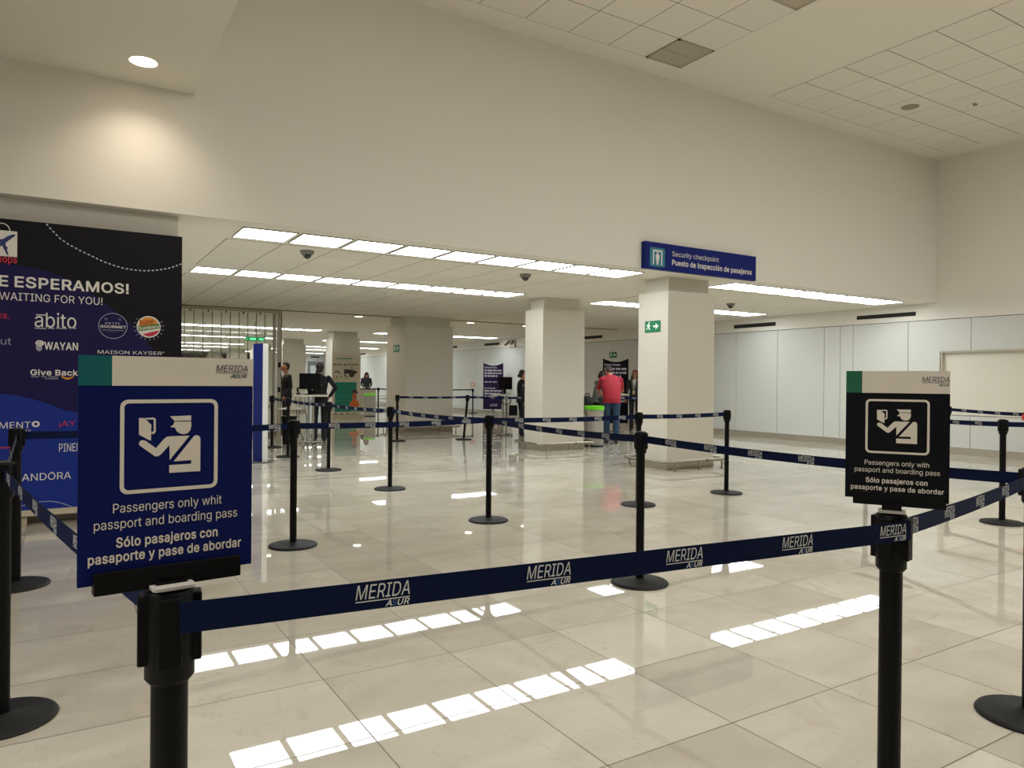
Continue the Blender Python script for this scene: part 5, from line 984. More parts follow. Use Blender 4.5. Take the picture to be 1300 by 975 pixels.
    for u0, u1 in ((390, 520), (540, 612), (630, 752), (775, 858)):
        p0, p1 = q(*c3(u0, 234)), q(*c3(u1, 240)); G.flat([(p0[0], p0[1] - .006), (p1[0], p0[1] - .008), (p1[0], p0[1] + .003), (p0[0], p0[1] + .004)], [(0, 1, 2, 3)], P, d, G_)
    G = flush(G, 'shop_name')
    txt(G, 'ut', c3(8, 420), c3(125, 422), 428.5, 0.0, 0, G_)
    G = flush(G, 'shop_name')
    txt(G, 'WAYAN', c3(498, 474), c3(878, 484), 434.2, 0.02, 0, W_)
    o = q(*c3(447, 430)); G.poly(circle(o[0], o[1] + .02, .032, 20, .026), P, .0012, .002, W_).poly(circle(o[0] - .004, o[1] - .018, .024, 16, .034), P, .0012, .0019, G_)
    for k in range(3): G.flat([(o[0] - .02, o[1] + .03 - k * .014), (o[0] + .012, o[1] + .033 - k * .014), (o[0] + .012, o[1] + .037 - k * .014), (o[0] - .02, o[1] + .034 - k * .014)], [(0, 1, 2, 3)], P, .0022, N_)
    G = flush(G, 'shop_name')
    txt(G, 'Give Back', c3(342, 765), c3(876, 768), 469.3, 0.012, 0, W_)
    o = [q(*c3(690 + 140 * k / 10, 785 + 30 * math.sin(math.pi * k / 10))) for k in range(11)]; o2 = [(u, v + .013 + .004 * math.sin(math.pi * i / 10)) for i, (u, v) in enumerate(o)]
    G.flat(o + o2, [(i, i + 1, i + 12, i + 11) for i in range(10)], P, d, O_)
    for u0, u1, yy in ((348, 440, 783), (465, 525, 784), (545, 655, 785), (505, 655, 805)):
        p0, p1 = q(*c3(u0, yy)), q(*c3(u1, yy)); G.flat([(p0[0], p0[1] - .003), (p1[0], p0[1] - .003), (p1[0], p0[1] + .004), (p0[0], p0[1] + .004)], [(0, 1, 2, 3)], P, d, G_)
    G = flush(G, 'shop_name')
    c2 = lambda x, y: (110 + x * .1, 380 + y * .1)
    o = q(*c2(335, 338)); r = q(*c2(520, 338))[0] - o[0]
    ring_faces(G, circle(*o, r), circle(*o, r * .95), P, d, G_)
    txt(G, 'PETIT', c2(232, 316), c2(428, 322), 409.2, 0.012, 0, G_); txt(G, 'GOURMET', c2(172, 360), c2(500, 368), 412.9, 0.03, 0, W_)
    p0, p1 = q(*c2(190, 385)), q(*c2(480, 390)); G.flat([(p0[0], p0[1] - .004), (p1[0], p0[1] - .004), (p1[0], p0[1]), (p0[0], p0[1])], [(0, 1, 2, 3)], P, d, G_)
    for k in range(9):
        a_ = math.radians(200 + k * 17.5); G.flat([(o[0] + r * .35 * math.cos(a_) - .002, o[1] + r * .35 * math.sin(a_)), (o[0] + r * .35 * math.cos(a_) + .002, o[1] + r * .35 * math.sin(a_)), (o[0] + r * .6 * math.cos(a_) + .002, o[1] + r * .6 * math.sin(a_)), (o[0] + r * .6 * math.cos(a_) - .002, o[1] + r * .6 * math.sin(a_))], [(0, 1, 2, 3)], P, d, 5)
    for sx in (-.5, .45): G.poly([(o[0] + r * sx - .012, o[1] + r * .45), (o[0] + r * sx + .018, o[1] + r * .4), (o[0] + r * sx + .012, o[1] + r * .62), (o[0] + r * sx - .014, o[1] + r * .6)], P, .0012, d, 5)
    G = flush(G, 'round_shop_badge')
    o = q(*c2(788, 350)); r = q(*c2(940, 350))[0] - o[0]
    G.poly(circle(*o, r), P, .0012, .0018, W_)
    tilt = lambda u, v: (o[0] + r * (u * .985 - v * .17), o[1] + r * (u * .17 + v * .985))
    G.poly([tilt(*p) for p in [(-.88, .02), (-.62, .62), (-.2, .88), (.3, .85), (.7, .55), (.84, .28), (.5, .12), (0, .05)]], P, .0018, .0022, O_)
    G.poly([tilt(*p) for p in [(-.9, -.3), (.9, -.26), (.9, .2), (-.9, .16)]], P, .0022, .0026, 6)
    G.poly([tilt(*p) for p in [(-.62, -.6), (.85, -.42), (.6, -.68), (.2, -.88), (-.2, -.88)]], P, .0018, .0022, R_)
    for k in range(14):
        a_ = math.radians(-215 + k * 18.5); c_, s_ = math.cos(a_), math.sin(a_)
        f = lambda rr, w_: (o[0] + r * rr * c_ - s_ * w_, o[1] + r * rr * s_ + c_ * w_)
        G.flat([f(1.08, -.0025), f(1.28, -.0025), f(1.28, .0025), f(1.08, .0025)], [(0, 1, 2, 3)], P, d, G_)
    def ttxt(body, u0, u1, v, capv, mi, bold, sh):
        P2 = lambda u, vv, dd: P(*tilt(u, vv), dd); put_text(G, body, P2, u0, u1, v, capv, .0032, bold, sh, mi)
    ttxt('Super', -.72, .55, .26, .42, 7, .03, .2)
    ttxt('Sombrero', -.84, .84, -.2, .3, W_, .02, 0)
    G = flush(G, 'round_shop_badge')
    txt(G, 'MAISON KAYSER', c2(140, 690), c2(955, 706), 444.6, 0.0, 0, W_)
    oo = q(*c2(975, 673)); ring_faces(G, circle(*oo, .006, 10), circle(*oo, .003, 10), P, d, W_)
    G = flush(G, 'shop_name')
    txt(G, 'SACRAMENT', (-52, 546), (38.7, 542.3), 537 + 0.9, -0.006, 0, W_)
    oo = q(45.5, 538.3); ring_faces(G, circle(*oo, .030, 24, .027), circle(*oo, .014, 24, .013), P, d, W_)
    for u0, u1 in ((18, 29), (31, 34.5), (36, 39)):
        p0, p1 = q(u0, 546.6), q(u1, 546.4); G.flat([(p0[0], p0[1] - .006), (p1[0], p0[1] - .006), (p1[0], p0[1] + .007), (p0[0], p0[1] + .007)], [(0, 1, 2, 3)], P, d, G_)
    G = flush(G, 'shop_name')
    txt(G, '¡AY', (75, 541), (96, 541), 534, 0.0, 0, R_)
    put_text(G, 'AY!', P, q(100, 541)[0], q(126, 541)[0], q(90, 541)[1], .045, d, 0, 0, R_)
    G = flush(G, 'shop_name')
    p0 = q(75, 573.5); put_text(G, 'PINEDA', P, p0[0], p0[0] + .205, p0[1], .072, d, -.008, 0, W_)
    G = flush(G, 'shop_name')
    a = q(-4, 581)[0]; b = q(30, 580)[0]; zb_ = q(10, 580.5)[1]; zt_ = q(10, 569)[1]
    for u in (a, a + .09, b - .04): G.flat([(u, zb_), (u + .012, zb_), (u + .012, zt_), (u, zt_)], [(0, 1, 2, 3)], P, d, R_)
    G.flat([(a - .03, zt_), (b, zt_), (b, zt_ + .01), (a - .03, zt_ + .01)], [(0, 1, 2, 3)], P, d, R_)
    G = flush(G, 'shop_name')
    a = q(29.5, 611.5); b = q(90.2, 608); wd = (b[0] - a[0])
    put_text(G, 'PANDORA', P, a[0] - wd * .17, b[0], (a[1] + b[1]) / 2 + .004, .062, d, 0.0, 0, W_)
    oo = q(66.3, 600.5); G.poly([(oo[0] - .014, oo[1] + .012), (oo[0], oo[1]), (oo[0] + .014, oo[1] + .012), (oo[0] + .009, oo[1] + .012), (oo[0], oo[1] + .006), (oo[0] - .009, oo[1] + .012)], P, .0012, d, W_)
    G = flush(G, 'shop_name')
    MB().box(xl, xr + 0.01, yf - 0.03, yf + 0.17, 0.085, zb).build('platform', mat('platform_beige', (196, 184, 160), 0.5), t)
    for x in (xl + 0.2, -1.9, -0.78, -0.27, 0.24, 0.82):
        MB().box(x - 0.02, x + 0.02, yf + 0.0, yf + 0.05, 0.0, 0.085).box(x - 0.02, x + 0.02, yf + 0.11, yf + 0.16, 0.0, 0.085).build('foot', mat('platform_leg', (176, 164, 140), 0.5), t)
    for x in (-2.4, -1.0, 0.4): MB().tube([(x, yf + 0.14, zb), (x, yf + 0.06, 1.7)], 0.018, 8).build('back_stay', STEEL, t)
billboard()

# ------------------------------------------------------------------ folding glass partition
def partition():
    y = 17.2; xe = 4.30; t = thing('glass_partition', 'tall folding glass partition with thin uprights left of the guards', 'partition', (2.6, y, 0))
    MB().box(0.97, xe + 0.03, y - 0.04, y + 0.04, 2.80, H - 0.001).build('top_rail', mat('partition_rail', (196, 184, 160), 0.45), t)
    for k in range(9):
        x = 2.37 + 0.37 * (k - 4)
        if x < xe - 0.1: MB().box(x - 0.012, x + 0.012, y - 0.02, y + 0.02, 2.76, 2.80).build('roller', SEAM, t)
    MB().box(0.97, xe + 0.03, y - 0.03, y + 0.03, 0.0, 0.09).build('bottom_rail', STEEL, t)
    xs = []; x = 4.14
    while x > 1.0: xs.append(x); x -= 0.1885
    xs.append(0.98); xs = xs[::-1]
    for a, b in zip(xs, xs[1:]):
        MB().box(a + 0.006, b - 0.006, y - 0.004, y + 0.004, 0.09, 2.78).build('glass_pane', GLASS, t)
    for x in xs[1:]:
        MB().box(x - 0.0065, x + 0.0065, y - 0.012, y + 0.012, 0.09, 2.79).build('upright', mat('upright_grey', (112, 104, 88), 0.4, metal=0.3), t)
    pf = mat('partition_frame', (186, 178, 160), 0.45)
    MB().box(4.15, 4.20, y - 0.02, y + 0.02, 0.05, 2.8).box(4.225, 4.31, y - 0.035, y + 0.035, 0.0, 2.82).build('end_frame', pf, t)
    MB().box(4.312, 4.33, y - 0.02, y + 0.02, 0.0, 2.78).build('end_seal', mat('dark_seal', (60, 56, 50), 0.6), t)
    for z in (1.62, 1.05): MB().bbox(4.245, 4.295, y - 0.06, y - 0.03, z - 0.06, z + 0.06, 0.006).build('latch', BLACK, t)
partition()

# ------------------------------------------------------------------ blue totem on a round foot
def totem():
    p = on_z(330, 586.5); t = thing('totem_sign', 'slim blue upright totem with pale edge on a round grey foot', 'totem', (p.x, p.y, 0))
    f = Vector((p.x, p.y, 0)).normalized(); r = Vector((f.y, -f.x, 0))
    MB().lathe([(0.001, 0), (0.225, 0), (0.225, 0.008), (0.215, 0.013), (0.001, 0.013)], (p.x, p.y, 0), 40).build('foot', mat('totem_foot_grey', (74, 74, 72), 0.4), t, True)
    a = math.radians(58)
    U = r * math.cos(a) + f * -math.sin(a)       # along the broad blue face, towards the viewer at the right
    N_ = Vector((U.y, -U.x, 0))
    if N_.dot(-f) < 0 : N_ = -N_
    W = 0.27; D = 0.085
    c = Vector((p.x, p.y, 0)); zt = 1.842
    fn = lambda u, d, z: (c.x + U.x * u + N_.x * d, c.y + U.y * u + N_.y * d, z)
    MB().box(-W / 2, W / 2 - 0.006, -D / 2, D / 2, 0.013, zt, fn=fn).build('blue_body', mat('totem_blue', (7, 28, 112), 0.45, spec=0.2), t)
    MB().box(W / 2 - 0.006, W / 2 + 0.004, -D / 2 - 0.002, D / 2 + 0.002, 0.013, zt, fn=fn).build('pale_edge', mat('totem_edge', (206, 206, 200), 0.4), t)
totem()

# ------------------------------------------------------------------ standing desks, screens, boxes
DESKM = mat('desk_white', (206, 200, 188), 0.4)
def vf(px, py, z0=0.0):
    p = on_z(px, py, z0); f = Vector((p.x, p.y, 0)).normalized(); return p, f, Vector((f.y, -f.x, 0))
def frame_fn(p, U, V):
    return lambda u, v, z: (p.x + U.x * u + V.x * v, p.y + U.y * u + V.y * v, z)
def monitor(label, p, U, V, z, w, h, group=None, face=1):
    """screen standing at z on point p; U along its width, V pointing behind it"""
    t = thing('monitor', label, 'monitor', (p[0], p[1], z), 'desk monitors')
    q = Vector(p); fn = frame_fn(q, U, V)
    MB().bbox(-w / 2, w / 2, -0.018, 0.022, z + 0.11, z + 0.11 + h, 0.006, fn=fn).build('screen_housing', BLACK, t)
    MB().box(-w / 2 + 0.012, w / 2 - 0.012, -0.0195, -0.017, z + 0.125, z + 0.095 + h, fn=fn).build('screen', mat('dark_screen', (10, 11, 14), 0.15), t)
    MB().box(-0.03, 0.03, 0.0, 0.035, z + 0.01, z + 0.13, fn=fn).build('neck', BLACK, t)
    MB().bbox(-0.11, 0.11, -0.06, 0.10, z, z + 0.014, 0.004, fn=fn).build('foot', BLACK, t)
    return t
def desk(name, label, p, U, V, w, d, ztop, shelf=None, legs=((-.3, 0), (.3, 0))):
    t = thing('standing_desk', label, 'desk', (p.x, p.y, 0), 'standing desks at the document check')
    fn = frame_fn(p, U, V)
    MB().bbox(-w / 2, w / 2, -d / 2, d / 2, ztop - 0.035, ztop, 0.006, fn=fn).build('desktop', DESKM, t)
    for lu, lv in legs:
        a = fn(lu, lv, 0); 
        MB().tube([(a[0], a[1], 0.012), (a[0], a[1], ztop - 0.035)], 0.028, 14).build('leg', CHROME, t, True)
        b = MB(); b.bbox(lu - 0.16, lu + 0.16, lv - 0.035, lv + 0.035, 0.02, 0.045, 0.006, fn=fn).bbox(lu - 0.03, lu + 0.03, lv - 0.22, lv + 0.22, 0.02, 0.045, 0.006, fn=fn)
        ft = b.build('foot', STEEL, t)
        for cu, cv in ((-.14, 0), (.14, 0), (0, -.2), (0, .2)): MB().sphere(fn(lu + cu, lv + cv, 0.016), 0.016, 10, 8).build('caster', BLACK, ft, True)
    if shelf:
        u0, u1, v0, v1, z = shelf
        MB().bbox(u0, u1, v0, v1, z - 0.025, z, 0.005, fn=fn).build('side_shelf', DESKM, t)
        MB().tube([fn((u0 + u1) / 2, v1 - 0.02, z - 0.02), fn((u0 + u1) / 2 * .5, v1 - 0.02, z - 0.02)], 0.014, 8).build('shelf_arm', STEEL, t)
    return t, fn
# desk with the woman seen from behind
p, f, r = vf(394.5, 563)
t, fn = desk('d', 'white standing desk with dangling cables beside the guard seen from behind', p, r, f, 0.66, 0.55, 0.985, shelf=(-0.62, -0.18, -0.28, 0.05, 0.72), legs=((-.06, -.02), (.04, 0.02)))
random.seed(5)
for k in range(6):
    u = -0.30 + 0.045 * k; pts = []
    for i in range(12):
        s = i / 11; pts.append(Vector(fn(u + 0.06 * math.sin(5 * s + k * 1.3) * s, 0.1 + 0.05 * math.cos(4 * s + k), 0.95 - 0.93 * s + 0.01)))
    MB().tube(pts, 0.006, 6).build('cable', mat('cable_grey', (190, 184, 172), 0.5) if k % 2 else BLACK, t, True)
m = fn(-0.02, 0.0, 0); monitor('black monitor seen from its back beside the guard with her hand on her hip', m, -(r * 0.94 - f * 0.34), -(f * 0.94 + r * 0.34), 0.985, 0.44, 0.32)
q = fn(-0.30, -0.05, 0)
t = thing('document_scanner', 'small dark document reader on the end of the white standing desk', 'scanner', (q[0], q[1], 0.985))
MB().bbox(-0.29, -0.20, -0.11, 0.03, 0.985, 1.02, 0.006, fn=fn).build('body', mat('device_grey', (60, 60, 62), 0.5), t)
MB().tube([fn(-0.25, -0.02, 1.02), fn(-0.27, -0.02, 1.10), fn(-0.24, -0.05, 1.13)], 0.018, 10).build('reader_head', BLACK, t, True)
q = fn(-0.4, -0.1, 0.72)
t = thing('paper_stack', 'loose white papers on the side shelf left of the standing desk', 'papers', q)
for k in range(4):
    a = 0.2 * k - 0.3; c, s = math.cos(a), math.sin(a)
    MB().box(-.105, .105, -.1, .1, .7205 + .009 * k, .7285 + .009 * k, fn=lambda u, v, z: fn(-.40 + u * c - v * s + .02 * k, -.11 + u * s + v * c, z)).build('sheet', mat('paper_white', (214, 210, 200), 0.7), t)
q = fn(-0.42, -0.02, 0)
t = thing('black_bin', 'black open bin on the floor under the side shelf of the white standing desk', 'bin', (q[0], q[1], 0))
MB().lathe([(0.001, 0.0), (0.125, 0.0), (0.150, 0.52), (0.155, 0.525), (0.155, 0.55), (0.145, 0.55), (0.12, 0.03), (0.001, 0.03)], (q[0], q[1], 0), 28).build('bin_body', BLACK, t, True)
MB().lathe([(0.153, 0.535), (0.162, 0.540), (0.162, 0.554), (0.153, 0.556)], (q[0], q[1], 0), 28).build('bin_rim', POSTB, t, True)

# desk with the turned monitor
p, f, r = vf(639.5, 552.5)
t, fn = desk('d', 'standing desk with dark monitor left of the guard in profile', p, r, f, 0.60, 0.60, 0.985, shelf=(0.10, 0.30, -0.2, 0.1, 0.90), legs=((-.03, 0), (.05, 0.0)))
MB().tube([fn(0.05 + 0.11 * math.sin(a), -0.1, 0.90 - 0.16 * (1 - math.cos(a)) * .5) for a in [math.pi * 2 * k / 16 - math.pi for k in range(17)]], 0.009, 6).build('cable', BLACK, t, True)
for k in range(2):
    MB().tube([fn(0.14 + 0.05 * math.sin(3 * s + k), -0.05, 0.5 - 0.48 * s) for s in [i / 10 for i in range(11)]], 0.006, 6).build('cable', mat('cable_grey', (190, 184, 172), 0.5), t, True)
monitor('dark monitor on the desk before the purple banner', fn(0.02, 0.05, 0), r * 0.93 + f * 0.36, f * 0.93 - r * 0.36, 0.985, 0.36, 0.30)
q = fn(0.27, -0.02, 0)
t = thing('equipment_box', 'black equipment box hanging under the shelf beside the guard in profile', 'box', (q[0], q[1], 0.5))
MB().bbox(0.12, 0.32, -0.16, 0.06, 0.48, 0.72, 0.01, fn=fn).build('box_body', BLACK, t)
for u in (0.14, 0.29):
    MB().box(u - 0.008, u + 0.008, -0.06, -0.03, 0.70, 0.875, fn=fn).build('hanger', STEEL, t)

# desk of the man in red
p, f, r = vf(779, 548)
t, fn = desk('d', 'standing desk in front of the man in the red shirt', p, r, f, 0.76, 0.5, 0.985, legs=((.03, 0), (.09, 0.02)))
MB().tube([fn(0.10 + 0.05 * math.sin(6 * s), -0.05, 0.36 - 0.34 * s) for s in [i / 10 for i in range(11)]], 0.007, 6).build('cable', mat('cable_grey', (190, 184, 172), 0.5), t, True)
q = fn(0.08, 0.0, 0)
t = thing('document_tray', 'pale flat tray on the desk in front of the red-shirted man', 'tray', (q[0], q[1], 0.986))
MB().bbox(-0.05, 0.28, -0.15, 0.12, 0.986, 1.0, 0.004, fn=fn).build('tray_base', DESKM, t)
MB().bbox(0.0, 0.20, -0.10, 0.08, 1.0, 1.035, 0.006, fn=fn).build('card_reader', mat('device_grey', (60, 60, 62), 0.5), t)
q = on_depth(745.5, 509, 15.4)
t = thing('black_bag', 'round black bag beside the column left of the red-shirted man', 'bag', (q.x, q.y, 0.62))
MB().sphere((q.x, q.y, 0.80), (0.13, 0.17, 0.20), 20, 14).build('bag_body', mat('black_fabric', (15, 15, 17), 0.8), t, True)
MB().tube([(q.x - 0.06, q.y, 0.98), (q.x - 0.04, q.y, 1.05), (q.x + 0.04, q.y, 1.05), (q.x + 0.06, q.y, 0.98)], 0.012, 8).build('bag_handle', mat('black_fabric', (15, 15, 17), 0.8), t, True)
MB().tube([(q.x, q.y, 0.0), (q.x, q.y, 0.62)], 0.02, 10).tube([(q.x, q.y, 0), (q.x, q.y, 0.02)], 0.14, 20).build('bag_stand', STEEL, t, True)

# ------------------------------------------------------------------ clear bins with lime lids
def clear_bin(p, label):
    t = thing('clear_bin', label, 'bin', (p.x, p.y, 0), 'clear bins with lime lids')
    R = 0.19; c = (p.x, p.y, 0)
    MB().lathe([(R - 0.01, 0.03), (R, 0.03), (R, 0.74), (R - 0.008, 0.74)], c, 40).build('clear_body', ACRYL, t, True)
    MB().lathe([(0.001, 0.0), (R + 0.008, 0.0), (R + 0.008, 0.03), (0.001, 0.035)], c, 40).build('base', BLACK, t, True)
    MB().lathe([(R + 0.002, 0.735), (R + 0.012, 0.74), (R + 0.012, 0.808), (R - 0.01, 0.815), (R - 0.08, 0.80), (R - 0.08, 0.735)], c, 40).build('lid', LIME, t, True)
    for k in range(4):
        a = k * math.pi / 2 + 0.5; x, y = p.x + (R - 0.02) * math.cos(a), p.y + (R - 0.02) * math.sin(a)
        MB().tube([(x, y, 0.03), (x, y, 0.74)], 0.012, 10).build('rod', STEEL, t, True)
    MB().lathe([(R - 0.05, 0.2), (R - 0.045, 0.2), (R - 0.04, 0.735), (R - 0.05, 0.735)], c, 32).build('liner', mat('bin_liner', (205, 198, 184), 0.5), t, True)
p = on_z(754, 566.5); clear_bin(p, 'clear round bin with lime lid near the man in the red shirt')

clear_bin(on_z(469, 528.5), 'distant clear round bin with lime lid beside the teal poster')


# ------------------------------------------------------------------ poster stand before the far column
def poster():
    y = 23.20; a = on_y(421.3, 500, y); b = on_y(457.5, 500, y); x0, x1 = a.x, b.x; zt = on_y(440, 449.5, y).z
    t = thing('poster_stand', 'tall information poster with teal panel in front of the far column', 'poster stand', ((x0 + x1) / 2, y, 0))
    P = lambda u, v, d: (u, y - d, v); W = x1 - x0
    U = lambda u: x0 + u * W
    s = 80 / 780; q = lambda px, py: (lambda g: (g.x, g.z))(on_y(415 + px * s, 440 + py * s, y))
    MB().box(x0, x1, y, y + 0.05, 0.16, zt).build('panel', mat('poster_cream', (208, 199, 180), 0.5), t)
    MB().box(x0 - 0.03, x1 + 0.05, y - 0.09, y + 0.085, 0.0, 0.16).build('base', mat('poster_base', (186, 176, 152), 0.5), t)
    TE = mat('poster_teal', (0, 128, 110), 0.5); TL = mat('poster_teal_line', (90, 150, 130), 0.5); DK = mat('poster_dark', (52, 42, 36), 0.5)
    def quad(m, p0, p1, mi=0, d=.002): 
        (a, b), (c, e) = q(*p0), q(*p1); m.poly([(a, e), (c, e), (c, b), (a, b)], P, 0, d, mi)
    m = MB(); quad(m, (122, 142), (320, 158)); m.build('teal_bar', TE, t); m = MB(); quad(m, (100, 440), (365, 805))
    for yy in (470, 478): quad(m, (104, yy), (362, yy + 3), 1, .003)
    for yy in (540, 605, 668, 735): quad(m, (104, yy), (300, yy + 3), 1, .003)
    m.build('teal_panel', [TE, TL], t)
    m = MB(); random.seed(3); x = 78
    for wd in (22, 30, 30, 26, 0, 34, 20, 26, 30, 24, 30):   # heading too far off to read: word-shaped marks
        if wd: quad(m, (x, 212 + (x - 78) * .01), (x + wd * .62, 232), 0)
        x += wd + 4 if wd else 14
    for k in range(4): quad(m, (90 + k * 75, 828), (125 + k * 78, 842), 0)
    m.build('heading_marks', DK, t)
    m = MB(); m.poly([q(*p) for p in [(213, 285), (228, 280), (300, 288), (345, 295), (378, 312), (370, 330), (345, 338), (335, 372), (300, 382), (280, 372), (270, 335), (232, 335), (228, 372), (216, 370)]], P, 0, .002)
    m.poly([q(*p) for p in [(95, 315), (118, 298), (140, 300), (162, 328), (158, 342), (138, 318), (118, 312), (100, 330)]], P, 0, .002)
    m.build('dark_emblem', DK, t)
    m = MB()
    for cx, cy, r_ in ((120, 380, 16), (175, 375, 14), (245, 378, 20), (310, 265, 16)):
        m.poly([q(cx + r_ * math.cos(a_) * (1 if k % 2 else .5), cy + 1.6 * r_ * math.sin(a_) * (1 if k % 2 else .5)) for k, a_ in enumerate([math.pi * j / 5 for j in range(10)])], P, 0, .0025)
    m.build('sprig_emblem', mat('poster_olive', (150, 150, 90), 0.5), t)
    m = MB()
    m.poly([q(*p) for p in [(275, 730), (280, 705), (315, 665), (325, 640), (350, 640), (362, 662), (395, 690), (402, 740), (330, 745)]], P, .002, .004, 0)
    o = q(340, 612); m.poly(circle(o[0], o[1], .075, 24, .10), P, .002, .005, 1)
    m.poly([q(*p) for p in [(296, 585), (305, 545), (335, 535), (365, 540), (388, 575), (384, 588), (366, 572), (312, 572)]], P, .004, .007, 2)
    m.poly([q(*p) for p in [(290, 805), (300, 750), (350, 770), (402, 780), (402, 805)]], P, .002, .004, 3)
    m.build('figure_drawing', [mat('drawing_orange', (214, 100, 42), 0.5), mat('drawing_brown', (190, 92, 48), 0.5), DK, mat('drawing_green', (92, 180, 110), 0.5)], t)
poster()

# ------------------------------------------------------------------ fabric banners on stands
def banner(label, tl, tr, bl, dep, dark, foot, lines, logo):
    A = on_depth(*tl, dep); B = on_depth(*tr, dep); U = B - A; U.z = 0; w = U.length; U.normalize(); N_ = Vector((U.y, -U.x, 0))
    zt = (A.z + B.z) / 2; zb = on_depth(*bl, dep).z
    O = Vector((A.x, A.y, 0)); P = lambda u, v, d: (O.x + U.x * u + N_.x * d, O.y + U.y * u + N_.y * d, v)
    t = thing('banner_stand', label, 'banner', P(w / 2, 0, 0), 'dark fabric banners')
    n = 14; top = [(w * k / n, zt - 0.10 * math.sin(math.pi * k / n)) for k in range(n + 1)]
    m = MB(); m.poly([(0, zb), (w, zb)] + top[::-1], P, -0.004, 0.0).build('fabric', dark, t)
    h = zt - zb; BP = mat('banner_print', (190, 186, 196), 0.6)
    for body, u0, u1, v, c in lines:
        L = MB()
        if body: put_text(L, body, P, u0 * w, u1 * w, zb + v * h, c * h, 0.002, 0.02)
        else:
            random.seed(int(v * 1000)); u = u0
            while u < u1 - .02:
                e = min(u1, u + random.uniform(.10, .26)); L.flat([(u * w, zb + v * h), (e * w, zb + v * h), (e * w, zb + (v + c) * h), (u * w, zb + (v + c) * h)], [(0, 1, 2, 3)], P, 0.002); u = e + .035
        L.build('lettering', BP, t)
    if logo:
        G = MB(); put_text(G, 'ASUR', P, .34 * w, .72 * w, zb + .065 * h, .05 * h, 0.002, 0.05, 0.3); G.build('logo', mat('banner_print', (190, 186, 196), 0.6), t)
    MB().tube([P(w / 2, 0.02, -0.03), P(w / 2, zt - 0.10, -0.03)], 0.012, 8).build('pole', SEAM, t)
    for s in (-1, 1): MB().tube([P(0 if s < 0 else w, zt, -0.01), P(w / 2, zt - 0.75, -0.03)], 0.008, 6).build('spreader', SEAM, t)
    for a_ in (0.3, 2.4, 4.5):
        q = Vector(P(w / 2, 0.25, -0.03)); MB().tube([q, (q.x + .28 * math.cos(a_), q.y + .28 * math.sin(a_), 0.008)], 0.008, 6).build('leg', SEAM, t)
PURP = mat('banner_purple', (46, 32, 68), 0.7, spec=0.1, noise=0.1, nscale=3); DNV = mat('banner_dark_navy', (20, 18, 28), 0.7, spec=0.1, noise=0.1, nscale=3)
LN = [('Estimado Pasajero:', .06, .70, .885, .035), ('', .06, .92, .82, .034), ('', .06, .92, .76, .034), ('', .06, .72, .70, .034), ('', .06, .75, .58, .018),
      ('Dear Passenger:', .06, .62, .44, .034), ('', .06, .92, .38, .034), ('', .06, .86, .32, .034), ('', .06, .7, .26, .03)]
banner('purple fabric banner on the far wall behind the dark monitor', (613.7, 461), (639, 460.5), (614, 519.5), 27.0, PURP, None, LN, True)
banner('black fabric banner behind the red-shirted man and the woman with red hair', (765.5, 455.5), (798, 454.5), (766, 537), 20.3, DNV, None, LN, False)

# ------------------------------------------------------------------ far counter with rails, beyond the poster
p, f, r = vf(469, 522.5); fn = frame_fn(p, r, f)
t = thing('inspection_counter', 'distant pale counter with white top beyond the teal poster', 'counter', (p.x, p.y, 0))
MB().box(-0.75, 0.25, 0.0, 0.5, 0.0, 0.90, fn=fn).build('counter_body', mat('counter_beige', (180, 168, 142), 0.5), t)
MB().bbox(-0.80, 0.28, -0.04, 0.55, 0.90, 0.94, 0.006, fn=fn).build('counter_top', DESKM, t)
t = thing('roller_table', 'distant low white shelf unit beside the far post', 'shelf', fn(0.7, 0.3, 0))
for z in (0.30, 0.50, 0.62): MB().bbox(0.32, 1.05, 0.1, 0.6, z, z + 0.035, 0.006, fn=fn).build('shelf', mat('shelf_white', (210, 206, 194), 0.4), t)
for u in (0.34, 1.03):
    for v in (0.12, 0.58): MB().box(u - .015, u + .015, v - .015, v + .015, 0.0, 0.655, fn=fn).build('leg', STEEL, t)

# ------------------------------------------------------------------ people
SKIN = mat('skin', (176, 120, 92), 0.55); SUIT = mat('dark_suit', (17, 18, 24), 0.75, noise=0.15, nscale=30); SHOE = mat('black_shoe', (12, 12, 12), 0.35)
HAIRD = mat('dark_hair', (24, 18, 16), 0.5, noise=0.3, nscale=60); HAIRR = mat('red_hair', (128, 34, 36), 0.5, noise=0.2, nscale=60)
REDS = mat('red_shirt', (160, 28, 48), 0.8, noise=0.06, nscale=12, bump=0.3); JEAN = mat('blue_jeans', (42, 66, 92), 0.85, noise=0.15, nscale=25)
BROWNH = mat('brown_hair', (52, 36, 28), 0.6, noise=0.2, nscale=60)
SHIRTW = mat('white_shirt', (208, 210, 210), 0.7); NAVYT = mat('navy_tie', (24, 30, 62), 0.7)

